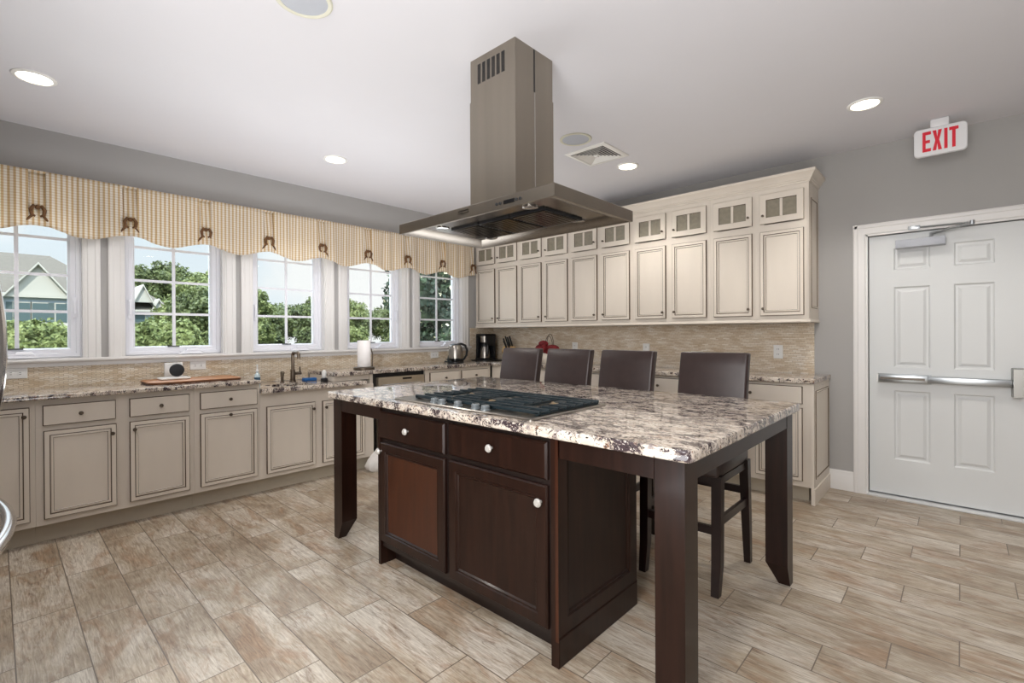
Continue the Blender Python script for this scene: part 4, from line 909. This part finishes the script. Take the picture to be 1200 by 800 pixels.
# coffee maker on a dark tray
m = MB(); m.loft([P(.03, -.44, .37, -.07, .02, ZR), P(.02, -.45, .38, -.06, .025, ZR+.006), P(.022, -.448, .378, -.062, .024, ZR+.008)])
tag(m.build('serving_tray', 'black_plastic'), 'thin black tray under the coffee maker in the corner', 'tray')
t = thing('coffee_maker', 'black and steel coffee maker with thermal jug in the counter corner', 'coffee maker', (.15, -.27, ZR+.011))
zc = ZR+.0085
m = MB(); m.box(.035, -.37, zc, .205, -.16, zc+.022, bev=.006); m.box(.035, -.20, zc+.02, .205, -.16, zc+.33, bev=.01); m.box(.035, -.36, zc+.02, .058, -.165, zc+.33, bev=.008); m.box(.035, -.36, zc+.305, .207, -.16, zc+.335, bev=.008)
m.box(.192, -.33, zc+.18, .207, -.165, zc+.33, bev=.004); m.build('housing', 'black_plastic', t)
MB().lathe([(.050, .215), (.062, .225), (.065, .305), (.055, .306)], (.127, -.285, zc), 'Z', 24).build('filter_basket', 'steel', t)
o = MB().lathe([(.064, .022), (.068, .026), (.067, .06), (.058, .13), (.046, .165), (.044, .172)], (.127, -.285, zc), 'Z', 28).build('thermal_jug', 'steel', t)
MB().lathe([(.050, .172), (.053, .178), (.046, .205), (.02, .212)], (.127, -.285, zc), 'Z', 24).build('jug_lid', 'black_plastic', o)
MB().tube([(.172, -.30, zc+.19), (.205, -.315, zc+.185), (.215, -.318, zc+.12), (.207, -.315, zc+.06), (.190, -.31, zc+.045)], [.010, .012, .012, .011, .007], 8).build('jug_handle', 'black_plastic', o)
# knife block
t = thing('knife_block', 'wooden knife block with black handled knives behind the farthest stool', 'knife block', (.54, -.2, ZR))
m = MB(); m.prism([(-.10, 0), (-.02, 0), (.09, .12), (.03, .185), (-.06, .11)], lambda a, b, w: (.43+w, -.21-a*.6-.02, ZR+b), .0, .20); m.build('block', 'knife_wood', t)
for k, (dx_, dz_) in enumerate(((.02, 0), (.055, .018), (.09, .012), (.125, .02), (.05, -.02), (.10, -.015))):
    bx_ = .432+dx_; z_ = ZR+.150+dz_*.5; y_ = -.262+(.03 if k < 4 else .0)
    m = MB(); m.tube([(bx_+.02, y_, z_-.005), (bx_+.012, y_-.012, z_+.05), (bx_-.012, y_-.03, z_+.135+dz_)], [.009, .011, .010], 8); m.build('knife_handle', 'black_plastic', t)
# red bow on a pale gift bag with a wire hoop
rx, ry = 1.16, -.25
t = thing('gift_bag', 'pale cloth gift bag tied with a red velvet bow and wire hoop', 'gift bag', (rx, ry, ZR))
MB().lathe([(.085, 0), (.10, .02), (.105, .08), (.09, .12), (.05, .145), (.045, .16), (.06, .18)], (rx, ry, ZR), 'Z', 20).build('bag', 'cloth_pale', t)
m = MB()
m.sphere((rx-.02, ry-.07, ZR+.225), .062, sx=1.1, sy=.55, sz=.62); m.sphere((rx+.095, ry-.05, ZR+.17), .085, sx=1.15, sy=.5, sz=.55)
m.sphere((rx-.075, ry-.07, ZR+.16), .075, sx=.9, sy=.45, sz=.75); m.sphere((rx+.01, ry-.09, ZR+.175), .042); m.sphere((rx+.01, ry-.06, ZR+.14), .07, sx=1.4, sy=.5, sz=.7)
m.hexa([(rx-.05, ry-.10, ZR+.16), (rx-.01, ry-.10, ZR+.16), (rx-.01, ry-.085, ZR+.16), (rx-.05, ry-.085, ZR+.16)], [(rx-.05, ry-.115, ZR+.03), (rx-.02, ry-.115, ZR+.015), (rx-.02, ry-.105, ZR+.015), (rx-.05, ry-.105, ZR+.03)])
m.build('bow', 'red_velvet', t)
m = MB()
for ox, ht, wd in ((0, .34, .045), (-.02, .315, .05)):
    m.tube([(rx+.04+ox+wd*math.cos(a), ry-.02+.01*math.cos(a), ZR+.16+(ht-.16)*math.sin(a)) for a in [PI*k/14 for k in range(15)]], .004, 6)
m.build('wire_hoop', 'pewter', t)

# white bag on the floor by the dishwasher
m = MB(); random.seed(3)
rings = []
for k in range(10):
    f = k/9; r = [.02, .13, .16, .165, .14, .11, .085, .06, .045, .03][k]; z = [.012, .012, .03, .07, .11, .15, .18, .215, .24, .255][k]
    rings.append([(.69+r*(.75+.22*math.sin(3*a+f*5)+.10*math.sin(7*a+2*f))*math.cos(a), -2.135+r*(1+.20*math.sin(4*a+1+f*3)+.10*math.sin(9*a))*math.sin(a), z-.012+(.015*math.sin(5*a+f*8) if k > 2 else 0)) for a in [2*PI*i/40 for i in range(40)]])
m.loft(rings)
tag(m.build('plastic_bag', 'bag_white', sharp=60), 'crumpled white plastic bag on the floor before the dishwasher', 'bag')

# refrigerator at the left edge (only its handles reach the picture)
t = thing('refrigerator', 'stainless refrigerator at the left edge, only its curved handles visible', 'refrigerator', (2.35, -5.09, 0))
MB().box(1.90, -5.48, .02, 2.80, -4.80, 1.80).build('case', 'steel_dark', t)
m = MB()
for x in (1.95, 2.70):
    for y in (-5.4, -4.9): m.box(x, y, 0, x+.05, y+.05, .02)
m.build('feet', 'black_plastic', t)
for xa, xb, hx in ((1.902, 2.347, 2.30), (2.353, 2.798, 2.40)):
    o = MB().box(xa, -4.80, .80, xb, -4.735, 1.80, bev=.008).build('fridge_door', 'steel', t)
    pts = [(hx, -4.735, .96), (hx, -4.70, .965)]+[(hx, -4.648+.013-.05*((k-8)/8)**2*.55+.0, .98+.52*k/16) for k in range(17)]+[(hx, -4.70, 1.515), (hx, -4.735, 1.52)]
    MB().tube(pts, .013, 10).build('handle', 'chrome', o)
o = MB().box(1.902, -4.80, .08, 2.798, -4.735, .79, bev=.008).build('freezer_drawer', 'steel', t)
pts = [(1.98, -4.735, .655), (1.98, -4.70, .655)]+[(2.0+.70*k/16, -4.642+.018-.05*((k-8)/8)**2*.9, .655) for k in range(17)]+[(2.72, -4.70, .655), (2.72, -4.735, .655)]
MB().tube(pts, .020, 12).build('handle', 'chrome', o)

# ------------------------------------------------------------------ outdoors
o = MB().box(-70, -60, -.45, -7, 90, -.30).build('ground', 'lawn'); struct(o)
o = MB().box(-7, -40, -.45, -.23, 40, -.28).build('bounce_ground', 'bounce_pale'); struct(o)  # pale ground put in to bounce sunlight up to the ceiling
def foliage(name, label, cat, blobs, leaf, n, mt, trunk=None, group=None, blossom=0, seed=1):
    random.seed(seed)
    bx = sum(b[0] for b in blobs)/len(blobs); by = sum(b[1] for b in blobs)/len(blobs)
    t = thing(name, label, cat, (bx, by, -.3), group)
    verts, faces, mi = [], [], []
    tot = sum(b[3]**2 for b in blobs)
    def quad(p, nrm, s_, idx):
        u = nrm.orthogonal().normalized(); u.rotate(Matrix.Rotation(random.random()*6.28, 3, nrm)); v = nrm.cross(u)
        k = len(verts); w_ = s_*random.uniform(.55, 1.1); h_ = s_*random.uniform(.8, 1.5)
        verts.extend([p-u*w_*.5, p+v*h_*.5, p+u*w_*.5, p-v*h_*.5]); faces.append((k, k+1, k+2, k+3)); mi.append(idx)
    for (x, y, z, r, *ax) in blobs:
        sx, sy, sz = ax if ax else (1, 1, .85)
        for _ in range(int(n*r*r/tot)):
            d_ = Vector((random.gauss(0, 1), random.gauss(0, 1), random.gauss(0, 1))).normalized()
            q_ = noise.noise(d_*2.3+Vector((x, y, z))*1.7)
            rad = r*(.80+.35*q_+random.uniform(-.16, .10))
            p = Vector((x+d_.x*rad*sx, y+d_.y*rad*sy, z+d_.z*rad*sz))
            nn = (d_+Vector((random.gauss(0, .6), random.gauss(0, .6), random.gauss(0, .6)))).normalized()
            quad(p, nn, leaf, 1 if blossom and random.random() < blossom else 0)
    cb = bmesh.new()
    for (x, y, z, r, *ax) in blobs:
        sx, sy, sz = ax if ax else (1, 1, .85)
        g_ = bmesh.ops.create_icosphere(cb, subdivisions=3, radius=1)
        for v in g_['verts']:
            q_ = noise.noise(v.co*2.3+Vector((x, y, z))*1.7); rr_ = r*(.70+.35*q_)
            v.co = Vector((x+v.co.x*rr_*sx, y+v.co.y*rr_*sy, z+v.co.z*rr_*sz))
    cb.verts.index_update(); k0 = len(verts)
    verts.extend(v.co.copy() for v in cb.verts)
    for f in cb.faces: faces.append(tuple(k0+v.index for v in f.verts)); mi.append(0)
    cb.free()
    me = bpy.data.meshes.new('foliage'); off = Vector(t.location); me.from_pydata([tuple(v-off) for v in verts], [], faces)
    for mm in [mt]+(['blossom'] if blossom else []): me.materials.append(MAT[mm])
    me.polygons.foreach_set('material_index', mi)
    ob = bpy.data.objects.new('foliage', me); COL.objects.link(ob); ob.parent = t
    if trunk is None: trunk = (bx, by, .1)
    x, y, r = trunk
    zt = min(b[2] for b in blobs)
    MB().tube([(x, y, -.3), (x+.05, y-.03, (zt-.3)/2), (bx, by, zt+.2)], [r*1.2, r, r*.7], 10).build('trunk', 'bark', t)
    return t
def hedge_blobs(y0, y1, x, ztop, r):
    n = max(2, int((y1-y0)/(r*.7))); B = []
    for k in range(n):
        y = y0+(y1-y0)*k/(n-1)
        B += [(x+random.uniform(-.1, .1), y, ztop-r*.95+random.uniform(-.05, .04), r, 1, 1, .95), (x+.1, y+.1, ztop-r*2.1, r*1.15, 1, 1, 1)]
    return B
random.seed(5)
foliage('shrub', 'bright green leafy hedge seen low in the leftmost window', 'shrub', hedge_blobs(-6.4, -3.95, -8.4, 1.66, .45), .085, 20000, 'leaf_bright', group='hedges outside the windows', seed=2)
foliage('shrub', 'bright green leafy hedge seen low in the second window', 'shrub', hedge_blobs(-2.75, -1.75, -8.4, 1.64, .45), .085, 12000, 'leaf_bright', group='hedges outside the windows', seed=3)
trees = [
 ('broad leafy tree filling the right half of the second window', [(-20, 1.75, 2.2, 1.5), (-19.6, 2.5, 1.5, 1.3), (-20, 1.0, 1.0, 1.0), (-19.8, 1.6, .8, 1.2)], 'leaf_mid', 9000, .20),
 ('tall distant tree behind the house gable in the second window', [(-78, 8.0, 8.2, 3.4), (-78, 12.2, 8.8, 3.6), (-78, 10.0, 5.5, 4.0), (-78, 13.5, 4.5, 3.4), (-78, 4.5, 7.4, 3.2)], 'leaf_mid', 9000, .6),
 ('tall distant tree at the right of the second window', [(-40, 7.0, 4.6, 2.3), (-40, 5.6, 2.6, 2.2), (-39.6, 8.3, 3.2, 1.9)], 'leaf_bright', 7000, .34),
 ('rounded tree at the left of the third window', [(-24, 4.8, 2.9, 1.3), (-23.6, 5.0, 1.4, 1.25)], 'leaf_bright', 7000, .2),
 ('low bushy tree in the middle of the third window', [(-27, 6.7, 1.9, 1.35), (-26.6, 6.6, .9, 1.3)], 'leaf_mid', 6500, .22),
 ('leafy tree at the right edge of the third window', [(-20, 6.75, 2.2, 1.2), (-19.6, 6.75, 1.0, 1.2)], 'leaf_mid', 6000, .2),
 ('distant tree line behind the third and fourth windows', [(-50, 13.0, 2.6, 2.6), (-50, 17.0, 2.7, 2.7), (-50, 21.0, 2.6, 2.8), (-50, 25.5, 2.8, 2.8), (-50, 30, 2.8, 2.8)], 'leaf_mid', 8000, .4),
 ('pale green tree at the left of the fourth window', [(-24, 10.6, 2.5, 1.35), (-23.5, 10.6, 1.0, 1.35)], 'leaf_bright', 6000, .2),
 ('dense green tree at the right of the fourth window', [(-17, 10.1, 2.0, 1.05), (-16.8, 9.9, .9, 1.1)], 'leaf_mid', 7000, .18)]
for i, (lb, bl, mt, n, lf) in enumerate(trees): foliage('tree', lb, 'tree', bl, lf*.62, int(n*1.9), mt, group='trees outside the windows', trunk=(bl[0][0], bl[0][1], .14), seed=10+i)
foliage('tree', 'dark tree with pale blossoms close outside the fifth window', 'tree', [(-5.2, 2.5, 2.1, .9), (-5.0, 3.2, 1.5, .85), (-5.2, 2.9, .8, .9), (-5.4, 3.3, 2.6, .8), (-5.4, 2.7, 3.0, .8)], .12, 6500, 'leaf_dark', group='trees outside the windows', blossom=.035, seed=40)

def gable(m, x, y0, y1, zb, zp, depth, ov=.25):
    ym = (y0+y1)/2
    m.prism([(y0, zb), (y1, zb), (ym, zp)], lambda a, b, t_: (t_, a, b), x, x-depth, mi=0)
def rakes(m, y0, y1, zb, zp, xf, xb, th, ov=.35):
    ym = (y0+y1)/2; sl = (zp-zb)/(ym-y0)
    for a in (y0-ov, y1+ov):
        z = zb-ov*sl
        m.loft([[(xx, a, z), (xx, ym, zp), (xx, ym, zp+th), (xx, a, z+th)] for xx in (xf, xb)])
def house_a():
    t = thing('house', 'grey house with a white gable seen through the leftmost window', 'house', (-50, -6, -.3))
    MB().box(-44.40, -16, -.3, -56, 2.2, 4.35).build('walls', 'siding', t)
    m = MB(); m.loft([[(-44.6, -17, 4.3), (-44.6, 2.8, 4.3), (-57, 2.8, 4.3), (-57, -17, 4.3)], [(-50.2, -12, 7.85), (-50.2, -1.5, 7.85), (-50.8, -1.5, 7.85), (-50.8, -12, 7.85)]]); m.build('roof', 'roofing', t)
    for y0, y1, zp in ((-4.05, -.85, 6.45), (-8.7, -5.3, 6.3)):
        m = MB(); gable(m, -44.2, y0, y1, 4.25, zp, 5); m.build('gable_wall', 'house_trim', t)
        m = MB(); rakes(m, y0, y1, 4.25, zp, -43.9, -49.5, .16); m.build('gable_roof', 'house_trim', t)
    m = MB(); m.box(-44.1, -16.5, 4.05, -44.7, 2.8, 4.32); m.build('eave_trim', 'house_trim', t)
    for y, w_ in ((-3.3, .42), (-2.35, .42), (-1.25, .28)):
        f_ = MB().box(-44.39, y-w_-.08, 2.2, -44.32, y+w_+.08, 3.75).build('window', 'house_trim', t)
        MB().box(-44.33, y-w_, 2.3, -44.29, y+w_, 3.65).build('pane', 'far_glass', f_)
    for y in (-3.92, -1.78, -.85): MB().box(-44.39, y-.16, 2.25, -44.30, y+.16, 3.7).build('shutter', 'shutter', t)
    MB().box(-44.15, -16, 2.0, -44.25, 2.2, 2.22).build('porch_rail', 'house_trim', t)
def house_b():
    t = thing('house', 'far house with two small white gables seen in the second window', 'house', (-62, 5.5, -.3))
    MB().box(-57.7, 3.2, -.3, -66, 8.3, 3.9).build('walls', 'siding', t)
    m = MB(); m.loft([[(-57.2, 2.8, 3.9), (-57.2, 8.9, 3.9), (-67, 8.9, 3.9), (-67, 2.8, 3.9)], [(-61.8, 3.4, 6.9), (-61.8, 5.6, 6.9), (-62.4, 5.6, 6.9), (-62.4, 3.4, 6.9)]]); m.build('roof', 'roofing', t)
    for y0, y1, zb, zp in ((5.1, 6.6, 4.7, 6.35), (6.75, 7.6, 4.1, 4.95)):
        m = MB(); gable(m, -57.0, y0, y1, zb, zp, 4); m.build('gable_wall', 'house_trim', t)
        m = MB(); rakes(m, y0, y1, zb, zp, -56.8, -61, .2, .2); m.build('gable_roof', 'house_trim', t)
    m = MB(); m.box(-57.05, 2.8, 3.72, -57.4, 8.9, 3.92); m.build('eave_trim', 'house_trim', t)
    for y in (5.6, 7.4):
        f_ = MB().box(-57.68, y-.55, 2.6, -57.6, y+.55, 3.55).build('window', 'house_trim', t); MB().box(-57.61, y-.47, 2.68, -57.56, y+.47, 3.47).build('pane', 'far_glass', f_)
house_a(); house_b()
